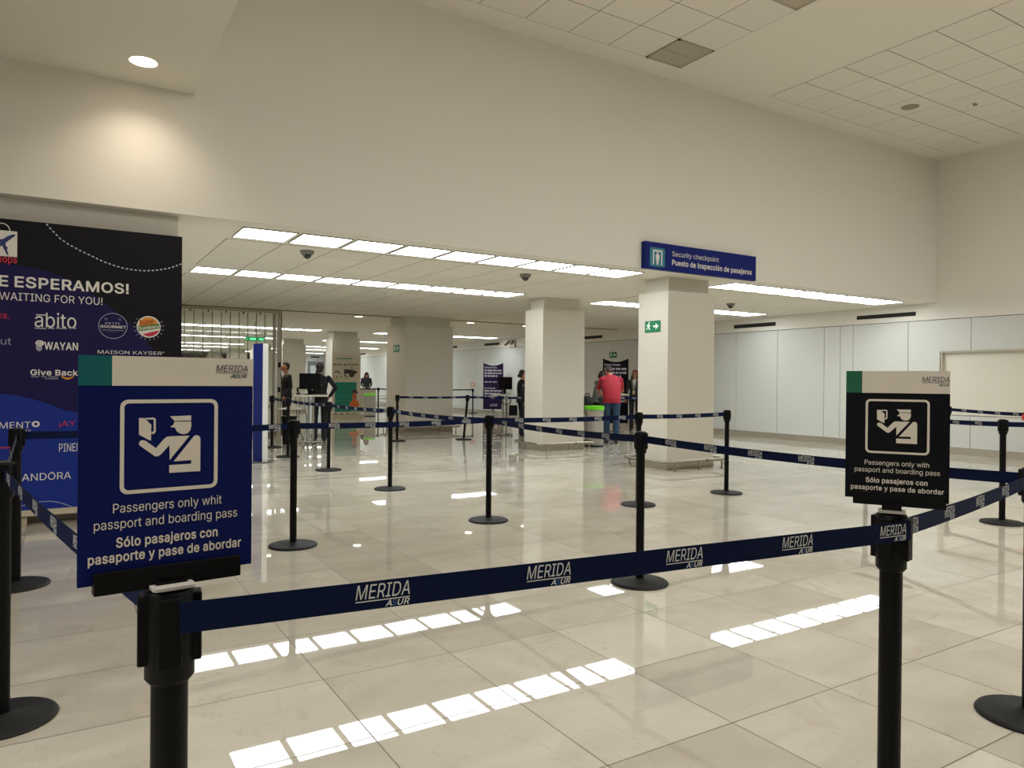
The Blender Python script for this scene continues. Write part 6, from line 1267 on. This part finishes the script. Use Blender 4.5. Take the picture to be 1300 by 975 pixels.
class Body:
    """volumes in the person's own frame: x right, y forward, z up (metres), merged into one skin"""
    def __init__(s): s.pr = []
    def cap(s, a, b, ra, rb, m): s.pr.append(('c', Vector(a), Vector(b), ra, rb, m)); return s
    def ell(s, c, r, m): s.pr.append(('e', Vector(c), Vector(r), 0, 0, m)); return s
    def slab(s, rings, m):
        """consecutive elliptic rings (centre, rx, ry) hulled in pairs"""
        for a, b in zip(rings, rings[1:]): s.pr.append(('s', a, b, 0, 0, m))
        return s
    def limb(s, pts, rs, m):
        for a, b, ra, rb in zip(pts, pts[1:], rs, rs[1:]): s.cap(a, b, ra, rb, m)
        return s
def sph_pts(c, r, n=10):
    out = []
    for i in range(1, 6):
        t = math.pi * i / 6
        for k in range(n):
            a = 2 * math.pi * k / n; out.append(Vector((c[0] + r[0] * math.sin(t) * math.cos(a), c[1] + r[1] * math.sin(t) * math.sin(a), c[2] + r[2] * math.cos(t))))
    out += [Vector((c[0], c[1], c[2] + r[2])), Vector((c[0], c[1], c[2] - r[2]))]
    return out
def hull_into(bm, pts):
    vs = [bm.verts.new(p) for p in pts]
    r = bmesh.ops.convex_hull(bm, input=vs)
    bmesh.ops.delete(bm, geom=[g for g in set(r['geom_interior']) | set(r['geom_unused']) if isinstance(g, bmesh.types.BMVert)], context='VERTS')
def fuse(name, body, mats, xf, parent, voxel=0.0095, smooth=3):
    bm = bmesh.new()
    for p in body.pr:
        tmp = bmesh.new()
        if p[0] == 'c': hull_into(tmp, sph_pts(p[1], (p[3],) * 3) + sph_pts(p[2], (p[4],) * 3))
        elif p[0] == 'e': hull_into(tmp, sph_pts(p[1], p[2], 16))
        else:
            pts = []
            for (c, rx, ry) in (p[1], p[2]):
                for k in range(20):
                    a = 2 * math.pi * k / 20; pts.append(Vector((c[0] + rx * math.cos(a), c[1] + ry * math.sin(a), c[2])))
            hull_into(tmp, pts)
        me = bpy.data.meshes.new('tmp'); tmp.to_mesh(me); tmp.free(); bm.from_mesh(me); bpy.data.meshes.remove(me)
    me = bpy.data.meshes.new(name); bm.to_mesh(me); bm.free()
    o = bpy.data.objects.new(name, me); COL.objects.link(o)
    rm = o.modifiers.new('r', 'REMESH'); rm.mode = 'VOXEL'; rm.voxel_size = voxel
    sm = o.modifiers.new('s', 'SMOOTH'); sm.factor = 0.5; sm.iterations = smooth
    dg = bpy.context.evaluated_depsgraph_get(); dg.update()
    me2 = bpy.data.meshes.new_from_object(o.evaluated_get(dg))
    o.modifiers.clear(); o.data = me2; bpy.data.meshes.remove(me); me2.name = name
    # material from the nearest volume
    names = []; mi = {}
    for p in body.pr:
        if p[5] not in mi: mi[p[5]] = len(names); names.append(p[5])
    me2.materials.clear()
    for n in names: me2.materials.append(mats[n])
    npoly = len(me2.polygons); C = np.empty(npoly * 3); me2.polygons.foreach_get('center', C); C = C.reshape(-1, 3)
    best = np.full(npoly, 1e9); bi = np.zeros(npoly, int)
    for p in body.pr:
        if p[0] == 'c':
            a, b = np.array(p[1]), np.array(p[2]); ab = b - a; t = np.clip(((C - a) @ ab) / max(ab @ ab, 1e-9), 0, 1)
            d = np.linalg.norm(C - (a + t[:, None] * ab), axis=1) - (p[3] + (p[4] - p[3]) * t)
        elif p[0] == 'e':
            c, r = np.array(p[1]), np.array(p[2]); k = np.linalg.norm((C - c) / r, axis=1); d = (k - 1) * r.min()
        else:
            (c0, x0, y0), (c1, x1, y1) = p[1], p[2]; z0, z1 = c0[2], c1[2]
            t = np.clip((C[:, 2] - z0) / (z1 - z0 if abs(z1 - z0) > 1e-6 else 1e-6), 0, 1)
            cx = c0[0] + (c1[0] - c0[0]) * t; cy = c0[1] + (c1[1] - c0[1]) * t; rx = x0 + (x1 - x0) * t; ry = y0 + (y1 - y0) * t
            k = np.sqrt(((C[:, 0] - cx) / rx) ** 2 + ((C[:, 1] - cy) / ry) ** 2); d = (k - 1) * np.minimum(rx, ry)
            dz = np.maximum(np.maximum(min(z0, z1) - C[:, 2], C[:, 2] - max(z0, z1)), 0); d = np.maximum(d, 0) + dz + np.minimum(d, 0) * (dz == 0)
        s_ = d < best; best[s_] = d[s_]; bi[s_] = mi[p[5]]
    me2.polygons.foreach_set('material_index', bi.tolist())
    me2.polygons.foreach_set('use_smooth', [True] * npoly)
    me2.transform(xf); me2.update()
    if parent is not None: o.parent = parent
    ROOTLOC[o.name] = (0, 0, 0)
    return o
def hand(b, wrist, dirn, palm_n, m='skin', curl=0.5, side=1):
    """palm, four fingers and a thumb; dirn points along the fingers, palm_n out of the palm"""
    W = Vector(wrist); D = Vector(dirn).normalized(); N_ = Vector(palm_n); N_ = (N_ - D * N_.dot(D)).normalized(); S = D.cross(N_) * side
    for s in (-.026, -.009, .009, .026): b.cap(W + S * s * .5, W + D * .085 + S * s, .016, .0125, m)
    for s, L in ((-.030, .062), (-.010, .074), (.010, .080), (.030, .070)):
        k0 = W + D * .088 + S * s; k1 = k0 + (D * math.cos(curl) + N_ * math.sin(curl)) * L * .55; k2 = k1 + (D * math.cos(curl * 2.1) + N_ * math.sin(curl * 2.1)) * L * .5
        b.cap(k0, k1, .0098, .009, m).cap(k1, k2, .009, .0078, m)
    t0 = W + D * .025 + S * .030; t1 = t0 + (D * .6 + S * .75 + N_ * .35).normalized() * .045; t2 = t1 + (D * .85 + S * .25 + N_ * .45).normalized() * .032
    b.cap(t0, t1, .014, .0115, m).cap(t1, t2, .0115, .0095, m)
def head(b, c, yaw=0.0, pitch=0.0, neck=None):
    """c: centre of the skull; faces +y turned by yaw"""
    R_ = Matrix.Rotation(-yaw, 3, 'Z') @ Matrix.Rotation(pitch, 3, 'X'); T = lambda x, y, z: Vector(c) + R_ @ Vector((x, y, z))
    b.ell(T(0, -.008, .022), (.074, .088, .090), 'skin'); b.cap(T(0, .018, -.025), T(0, .038, -.082), .060, .032, 'skin')
    b.cap(T(0, .082, .005), T(0, .098, -.028), .009, .015, 'skin'); b.cap(T(-.030, .066, -.02), T(.030, .066, -.02), .022, .022, 'skin')
    for s in (-1, 1): b.ell(T(s * .076, -.006, -.004), (.011, .020, .030), 'skin')
    if neck is not None: b.cap(Vector(neck), T(0, -.012, -.05), .054, .050, 'skin')
    return T
def face_bits(T, t, xf, lip=(120, 60, 56)):
    f = MB()
    for s in (-1, 1):
        f.sphere(tuple(xf @ T(s * .030, .078, .008)), .0105, 10, 8)
    f.build('eyes', mat('eye_dark', (30, 22, 18), 0.3), t)
    f = MB()
    for s in (-1, 1): f.tube([tuple(xf @ T(s * .016, .084, .030)), tuple(xf @ T(s * .032, .082, .034)), tuple(xf @ T(s * .047, .072, .028))], .004, 6)
    f.build('eyebrows', HAIRD, t)
    MB().tube([tuple(xf @ T(-.022, .076, -.055)), tuple(xf @ T(0, .083, -.053)), tuple(xf @ T(.022, .076, -.055))], [.003, .006, .003], 8).build('mouth', mat('lips', lip, 0.5), t)
def placed(p, facing, scale):
    """frame with +y along facing (a horizontal vector)"""
    F_ = Vector((facing[0], facing[1], 0)).normalized(); X = Vector((F_.y, -F_.x, 0))
    m = Matrix((X, F_, Vector((0, 0, 1)))).transposed().to_4x4()
    return Matrix.Translation((p.x, p.y, 0)) @ m @ Matrix.Diagonal((scale, scale, scale, 1))
def person(label, p, group=None):
    t = thing('person', label, 'person', (p.x, p.y, 0), group); return t
def finish(t, b, mats, xf, **k):
    """body mesh in the person's frame, moved under its root"""
    inv = Matrix.Translation(-Vector(ROOTLOC[t.name])); return fuse('body', b, mats, inv @ xf, t, **k)
def extra(name, t, b, mats, xf, **k):
    inv = Matrix.Translation(-Vector(ROOTLOC[t.name])); return fuse(name, b, mats, inv @ xf, t, **k)
def legs(b, m='trouser', spread=.105, hip=.92, dy=(0, 0), heel=0.0, rt=(.088, .062, .052), flare=1.0):
    for s, d in ((-1, dy[0]), (1, dy[1])):
        b.limb([(s * .088, 0, hip), (s * spread * .95, d * .5 + .012, .50), (s * spread, d - .01, .085)], [rt[0], rt[1], rt[2] * flare], m)
        b.cap((s * spread, d - .035, .045), (s * (spread + .012), d + .125, .032), .040, .030, 'shoe')
        b.cap((s * spread, d - .035, .035), (s * (spread + .012), d + .05, .03), .034, .034, 'shoe')
def torso(b, m='jacket', w=1.0, deep=1.0, lean=0.0, hem=.84):
    L = lambda z: lean * (z - .9)
    b.slab([((0, L(hem), hem), .168 * w, .120 * deep), ((0, L(.95), .95), .165 * w, .118 * deep), ((0, L(1.08), 1.08), .140 * w, .104 * deep), ((0, L(1.25), 1.25), .166 * w, .118 * deep), ((0, L(1.36), 1.36), .165 * w, .100 * deep), ((0, L(1.43), 1.43), .085 * w, .062 * deep)], m)
    for s in (-1, 1): b.ell((s * .172 * w, L(1.375), 1.372), (.058, .056, .054), m)
MD = dict(skin=SKIN, jacket=SUIT, trouser=SUIT, shoe=SHOE, hair=HAIRD, shirt=SHIRTW)

# guard seen from behind, right hand on her hip
p = on_z(405.5, 560.5); away = Vector((p.x, p.y, 0)).normalized(); rt = Vector((away.y, -away.x, 0))
t = person('guard in a dark suit seen from behind, right hand on hip, hair tied back', p)
xf = placed(p, away * .97 + rt * .12, 0.965); b = Body(); torso(b, w=1.04); legs(b, spread=.10, flare=1.15)
b.limb([(.18, 0, 1.375), (.335, -.045, 1.16), (.215, .035, .99)], [.056, .045, .036], 'jacket'); hand(b, (.205, .045, .98), (-.45, .75, -.35), (-1, -.3, 0), curl=.5, side=-1)
b.limb([(-.18, 0, 1.375), (-.235, .03, 1.12), (-.16, .22, 1.03)], [.056, .044, .035], 'jacket'); hand(b, (-.15, .24, 1.03), (.3, .9, 0), (0, 0, -1), curl=.3)
T = head(b, (0, .02, 1.575), 0.15, 0.08, (0, 0, 1.40)); finish(t, b, MD, xf)
h = Body(); h.ell(T(0, -.022, .035), (.088, .092, .094), 'hair'); h.ell(T(0, -.05, -.03), (.070, .05, .06), 'hair'); h.limb([T(0, -.10, .0), T(-.03, -.135, -.05), T(-.06, -.125, -.14)], [.034, .030, .014], 'hair')
extra('hair', t, h, MD, xf); face_bits(T, t, xf)
MB().box(-.022, .022, -.006, .006, -.010, .010, fn=lambda x, y, z: tuple(xf @ T(.02 + x, -.100 + y, .085 + z))).build('hair_clip', mat('clip_pink', (170, 130, 130), 0.4), t)
MB().tube([tuple(xf @ Vector(q)) for q in [(-.12, -.118, 1.27), (-.03, -.125, 1.255), (.06, -.121, 1.22)]], .008, 6).build('back_stripe', mat('reflective_grey', (120, 120, 126), 0.4), t)
c = Body(); c.slab([((0, 0, 1.425), .072, .066), ((0, .005, 1.45), .064, .060)], 'jacket'); extra('collar', t, c, MD, xf)

# guard at the partition end, in profile
q = ray(363.5, 500); p = q * (17.75 / q.y) + EYEV; p.z = 0; away = Vector((p.x, p.y, 0)).normalized(); rt = Vector((away.y, -away.x, 0))
t = person('male guard in dark suit standing in profile at the partition end', p)
xf = placed(p, -rt * .9 - away * .35, 0.985); b = Body(); torso(b, w=1.06, deep=1.08); legs(b, dy=(.03, -.03))
b.limb([(.19, 0, 1.375), (.225, -.02, 1.11), (.215, .05, .87)], [.058, .047, .036], 'jacket'); hand(b, (.212, .06, .855), (0, .15, -1), (-1, 0, 0), curl=.5, side=-1)
b.limb([(-.19, 0, 1.375), (-.225, -.02, 1.11), (-.20, .12, .92)], [.058, .047, .036], 'jacket'); hand(b, (-.198, .13, .90), (0, .4, -1), (1, 0, 0), curl=.5)
T = head(b, (0, .035, 1.60), 0, 0.12, (0, 0, 1.40)); finish(t, b, MD, xf)
h = Body(); h.ell(T(0, -.028, .045), (.084, .086, .080), 'hair'); h.ell(T(0, -.065, -.02), (.066, .035, .05), 'hair'); h.ell(T(0, .03, .085), (.062, .045, .032), 'hair'); extra('hair', t, h, MD, xf); face_bits(T, t, xf)
c = Body(); c.slab([((0, .008, 1.41), .068, .066), ((0, .012, 1.445), .060, .060)], 'shirt'); c.slab([((0, .105, 1.22), .012, .018), ((0, .07, 1.42), .045, .035)], 'shirt'); extra('shirt_front', t, c, MD, xf)
MB().box(-.002, .004, -.03, .03, -.035, .035, fn=lambda x, y, z: tuple(xf @ Vector((.232 + x, .0 + y, 1.31 + z)))).build('shoulder_patch', mat('patch_grey', (110, 112, 122), 0.6), t)

# guard in profile facing right
p = on_z(662, 552.8); away = Vector((p.x, p.y, 0)).normalized(); rt = Vector((away.y, -away.x, 0))
t = person('guard in dark suit with grey shoulder badge, in profile facing the column', p)
xf = placed(p, rt * .95 + away * .28, 0.925); b = Body(); torso(b, w=1.0, deep=1.10); legs(b, spread=.09, dy=(.02, -.02), flare=1.2)
b.limb([(.178, -.01, 1.372), (.205, -.045, 1.11), (.195, .045, .90)], [.056, .044, .034], 'jacket'); hand(b, (.193, .055, .88), (0, .25, -1), (-1, 0, 0), curl=.5, side=-1)
b.limb([(-.178, 0, 1.372), (-.205, -.03, 1.11), (-.19, .12, .92)], [.056, .044, .034], 'jacket'); hand(b, (-.188, .13, .90), (0, .4, -1), (1, 0, 0), curl=.5)
T = head(b, (0, .03, 1.575), 0, 0.0, (0, 0, 1.40)); finish(t, b, MD, xf)
h = Body(); h.ell(T(0, -.03, .04), (.085, .088, .088), 'hair'); h.ell(T(0, -.115, -.035), (.045, .042, .045), 'hair'); h.ell(T(0, -.06, -.03), (.072, .045, .06), 'hair'); extra('hair', t, h, MD, xf); face_bits(T, t, xf)
c = Body(); c.slab([((0, .004, 1.42), .068, .064), ((0, .008, 1.445), .060, .058)], 'jacket'); extra('collar', t, c, MD, xf)
bd = MB()
for z, y0 in ((1.315, 0), (1.285, -.01)): bd.box(-.004, .004, -.034, .034, -.010, .010, fn=lambda x, y, zz: tuple(xf @ Vector((.236 - (1.315 - z) * .1 + x, y0 - .015 + y, z + zz + .25 * y))))
bd.build('shoulder_badge', mat('badge_grey', (120, 124, 130), 0.5), t)
MB().tube([tuple(xf @ Vector((.148 * math.cos(a_), .112 * math.sin(a_) + .005, 1.06))) for a_ in [2 * math.pi * k / 24 for k in range(25)]], .010, 6, caps=False).build('belt', SHOE, t)

# man in the red polo shirt, seen from behind, bent over the desk
p = on_z(776, 563.3); away = Vector((p.x, p.y, 0)).normalized(); rt = Vector((away.y, -away.x, 0))
t = person('stocky man in red polo shirt and jeans leaning over the desk, back turned', p)
xf = placed(p, away * .98 - rt * .15, 0.985); b = Body()
for s, d in ((-1, .10), (1, -.02)):
    b.limb([(s * .090, -.03, .90), (s * .10, d * .5 + .0, .50), (s * .095, d - .02, .085)], [.092, .076, .060], 'jean'); b.cap((s * .095, d - .05, .045), (s * .115, d + .12, .034), .043, .034, 'shoe')
b.slab([((0, -.02, .87), .194, .150), ((0, -.02, .98), .190, .152), ((0, .02, 1.10), .200, .155), ((0, .08, 1.24), .218, .148), ((0, .13, 1.36), .205, .120), ((0, .16, 1.42), .17, .095), ((0, .19, 1.47), .09, .07)], 'red')
for s in (-1, 1): b.ell((s * .185, .13, 1.37), (.062, .068, .062), 'red')
for s in (-1, 1):
    sh, el, wr = Vector((s * .205, .13, 1.36)), Vector((s * .258, .235, 1.13)), Vector((s * .15, .44, 1.03))
    b.cap(sh, sh + (el - sh) * .72, .060, .056, 'red'); b.cap(sh + (el - sh) * .6, el, .048, .043, 'skin'); b.cap(el, wr, .044, .032, 'skin'); hand(b, wr, (-s * .25, .9, -.05), (0, 0, -1), curl=.35, side=-s)
T = head(b, (-.03, .275, 1.54), -0.2, -0.55, (0, .19, 1.42)); finish(t, b, dict(MD, red=REDS, jean=JEAN), xf)
h = Body(); h.ell(T(0, -.022, .038), (.080, .084, .080), 'hair'); h.ell(T(0, -.06, -.02), (.068, .034, .04), 'hair'); extra('hair', t, h, dict(hair=BROWNH), xf); face_bits(T, t, xf)
c = Body(); c.slab([((-.005, .20, 1.435), .075, .070), ((-.01, .21, 1.47), .068, .064)], 'red'); extra('collar', t, c, dict(red=REDS), xf)

# person bent down beyond him, only the head and shoulder show
q = ray(752, 500); p = q * (13.2 / q.y) + EYEV; p.z = 0; away = Vector((p.x, p.y, 0)).normalized(); rt = Vector((away.y, -away.x, 0))
p = p + rt * 0.12
t = person('dark-haired person stooping at the desk, mostly hidden by the red-shirted man', p)
xf = placed(p, away * .75 + rt * .66, 0.97); b = Body(); legs(b)
b.slab([((0, 0, .86), .16, .12), ((0, .03, 1.05), .15, .115), ((0, .10, 1.22), .17, .12), ((0, .16, 1.33), .16, .10), ((0, .19, 1.39), .085, .065)], 'shirt')
for s in (-1, 1):
    b.ell((s * .165, .15, 1.32), (.058, .056, .054), 'shirt'); b.limb([(s * .17, .15, 1.32), (s * .20, .22, 1.10), (s * .10, .42, 1.03)], [.054, .042, .032], 'skin'); hand(b, (s * .095, .44, 1.03), (-s * .2, .95, 0), (0, 0, -1), curl=.3, side=-s)
T = head(b, (-.08, .26, 1.475), 0.3, -0.3, (0, .17, 1.36)); finish(t, b, dict(MD, shirt=mat('grey_shirt', (92, 90, 88), 0.8)), xf)
h = Body(); h.ell(T(0, -.022, .038), (.084, .090, .086), 'hair'); h.ell(T(0, -.06, -.03), (.072, .04, .06), 'hair'); h.ell(T(0, .035, .085), (.062, .045, .03), 'hair'); extra('hair', t, h, MD, xf); face_bits(T, t, xf)

# woman with red hair facing us, lanyard and badge
p = on_z(805.5, 546.5); away = Vector((p.x, p.y, 0)).normalized(); rt = Vector((away.y, -away.x, 0))
t = person('woman in dark suit with red-topped hair and a badge on a lanyard, facing forward', p)
xf = placed(p, -away * .97 - rt * .22, 0.955); b = Body(); torso(b, w=1.0); legs(b, spread=.095, flare=1.15)
b.limb([(.178, 0, 1.372), (.222, .02, 1.11), (.235, .12, .93)], [.056, .044, .034], 'jacket'); hand(b, (.236, .13, .91), (.05, .45, -.9), (-1, .2, 0), curl=.55, side=-1)
b.limb([(-.178, 0, 1.372), (-.215, -.02, 1.11), (-.20, .07, .88)], [.056, .044, .034], 'jacket'); hand(b, (-.198, .08, .86), (0, .25, -1), (1, 0, 0), curl=.5)
T = head(b, (0, .02, 1.575), 0.1, 0.0, (0, 0, 1.40)); finish(t, b, MD, xf)
h = Body(); h.ell(T(0, -.032, .035), (.090, .086, .090), 'hair')
for s in (-1, 1): h.limb([T(s * .070, -.02, .03), T(s * .088, -.02, -.09), T(s * .105, .01, -.22), T(s * .10, .03, -.32)], [.030, .034, .034, .016], 'hair')
h.slab([(tuple(T(0, -.07, -.24)), .10, .04), (tuple(T(0, -.055, .0)), .082, .05)], 'hair'); extra('hair', t, h, MD, xf)
h = Body(); h.ell(T(0, -.02, .070), (.083, .080, .062), 'r'); h.ell(T(0, .028, .088), (.064, .048, .034), 'r'); extra('red_fringe', t, h, dict(r=HAIRR), xf); face_bits(T, t, xf, (150, 60, 60))
c = Body(); c.slab([((0, .006, 1.40), .070, .066), ((0, .01, 1.44), .060, .058)], 'shirt'); c.slab([((0, .106, 1.20), .012, .016), ((0, .088, 1.34), .040, .030), ((0, .055, 1.42), .05, .035)], 'shirt'); extra('shirt_front', t, c, MD, xf)
W_ = lambda q: tuple(xf @ Vector(q)); l = MB()
for s in (-1, 1): l.tube([W_((s * .062, .035, 1.44)), W_((s * .056, .118, 1.33)), W_((s * .03, .132, 1.2)), W_((0.005, .130, 1.12))], .007, 6)
l.build('lanyard', mat('lanyard_grey', (168, 166, 150), 0.6), t)
MB().bbox(-.03, .036, .128, .134, 1.02, 1.12, .002, fn=lambda x, y, z: W_((x, y, z))).build('badge', mat('badge_cream', (196, 180, 120), 0.5), t)

# distant person behind the counter
q = ray(465, 500); p = q * (31.2 / q.y) + EYEV; p.z = 0; away = Vector((p.x, p.y, 0)).normalized(); rt = Vector((away.y, -away.x, 0))
t = person('distant figure in dark clothes with long dark hair behind the far counter', p)
xf = placed(p, -away + rt * .1, 0.97); b = Body(); torso(b, w=1.05); legs(b)
for s in (-1, 1):
    b.limb([(s * .18, 0, 1.372), (s * .23, .0, 1.12), (s * .15, .20, 1.0)], [.056, .044, .034], 'jacket'); hand(b, (s * .145, .22, 1.0), (-s * .2, .95, 0), (0, 0, -1), curl=.3, side=-s)
T = head(b, (0, .05, 1.55), 0, -0.5, (0, 0.01, 1.40)); finish(t, b, MD, xf)
h = Body(); h.ell(T(0, -.02, .040), (.092, .092, .092), 'hair'); h.ell(T(0, .035, .08), (.07, .05, .04), 'hair')
for s in (-1, 1): h.limb([T(s * .07, .01, .03), T(s * .085, .02, -.09), T(s * .09, .03, -.2)], [.036, .038, .03], 'hair')
h.slab([(tuple(T(0, -.07, -.22)), .10, .04), (tuple(T(0, -.055, .0)), .085, .05)], 'hair'); extra('hair', t, h, MD, xf); face_bits(T, t, xf)
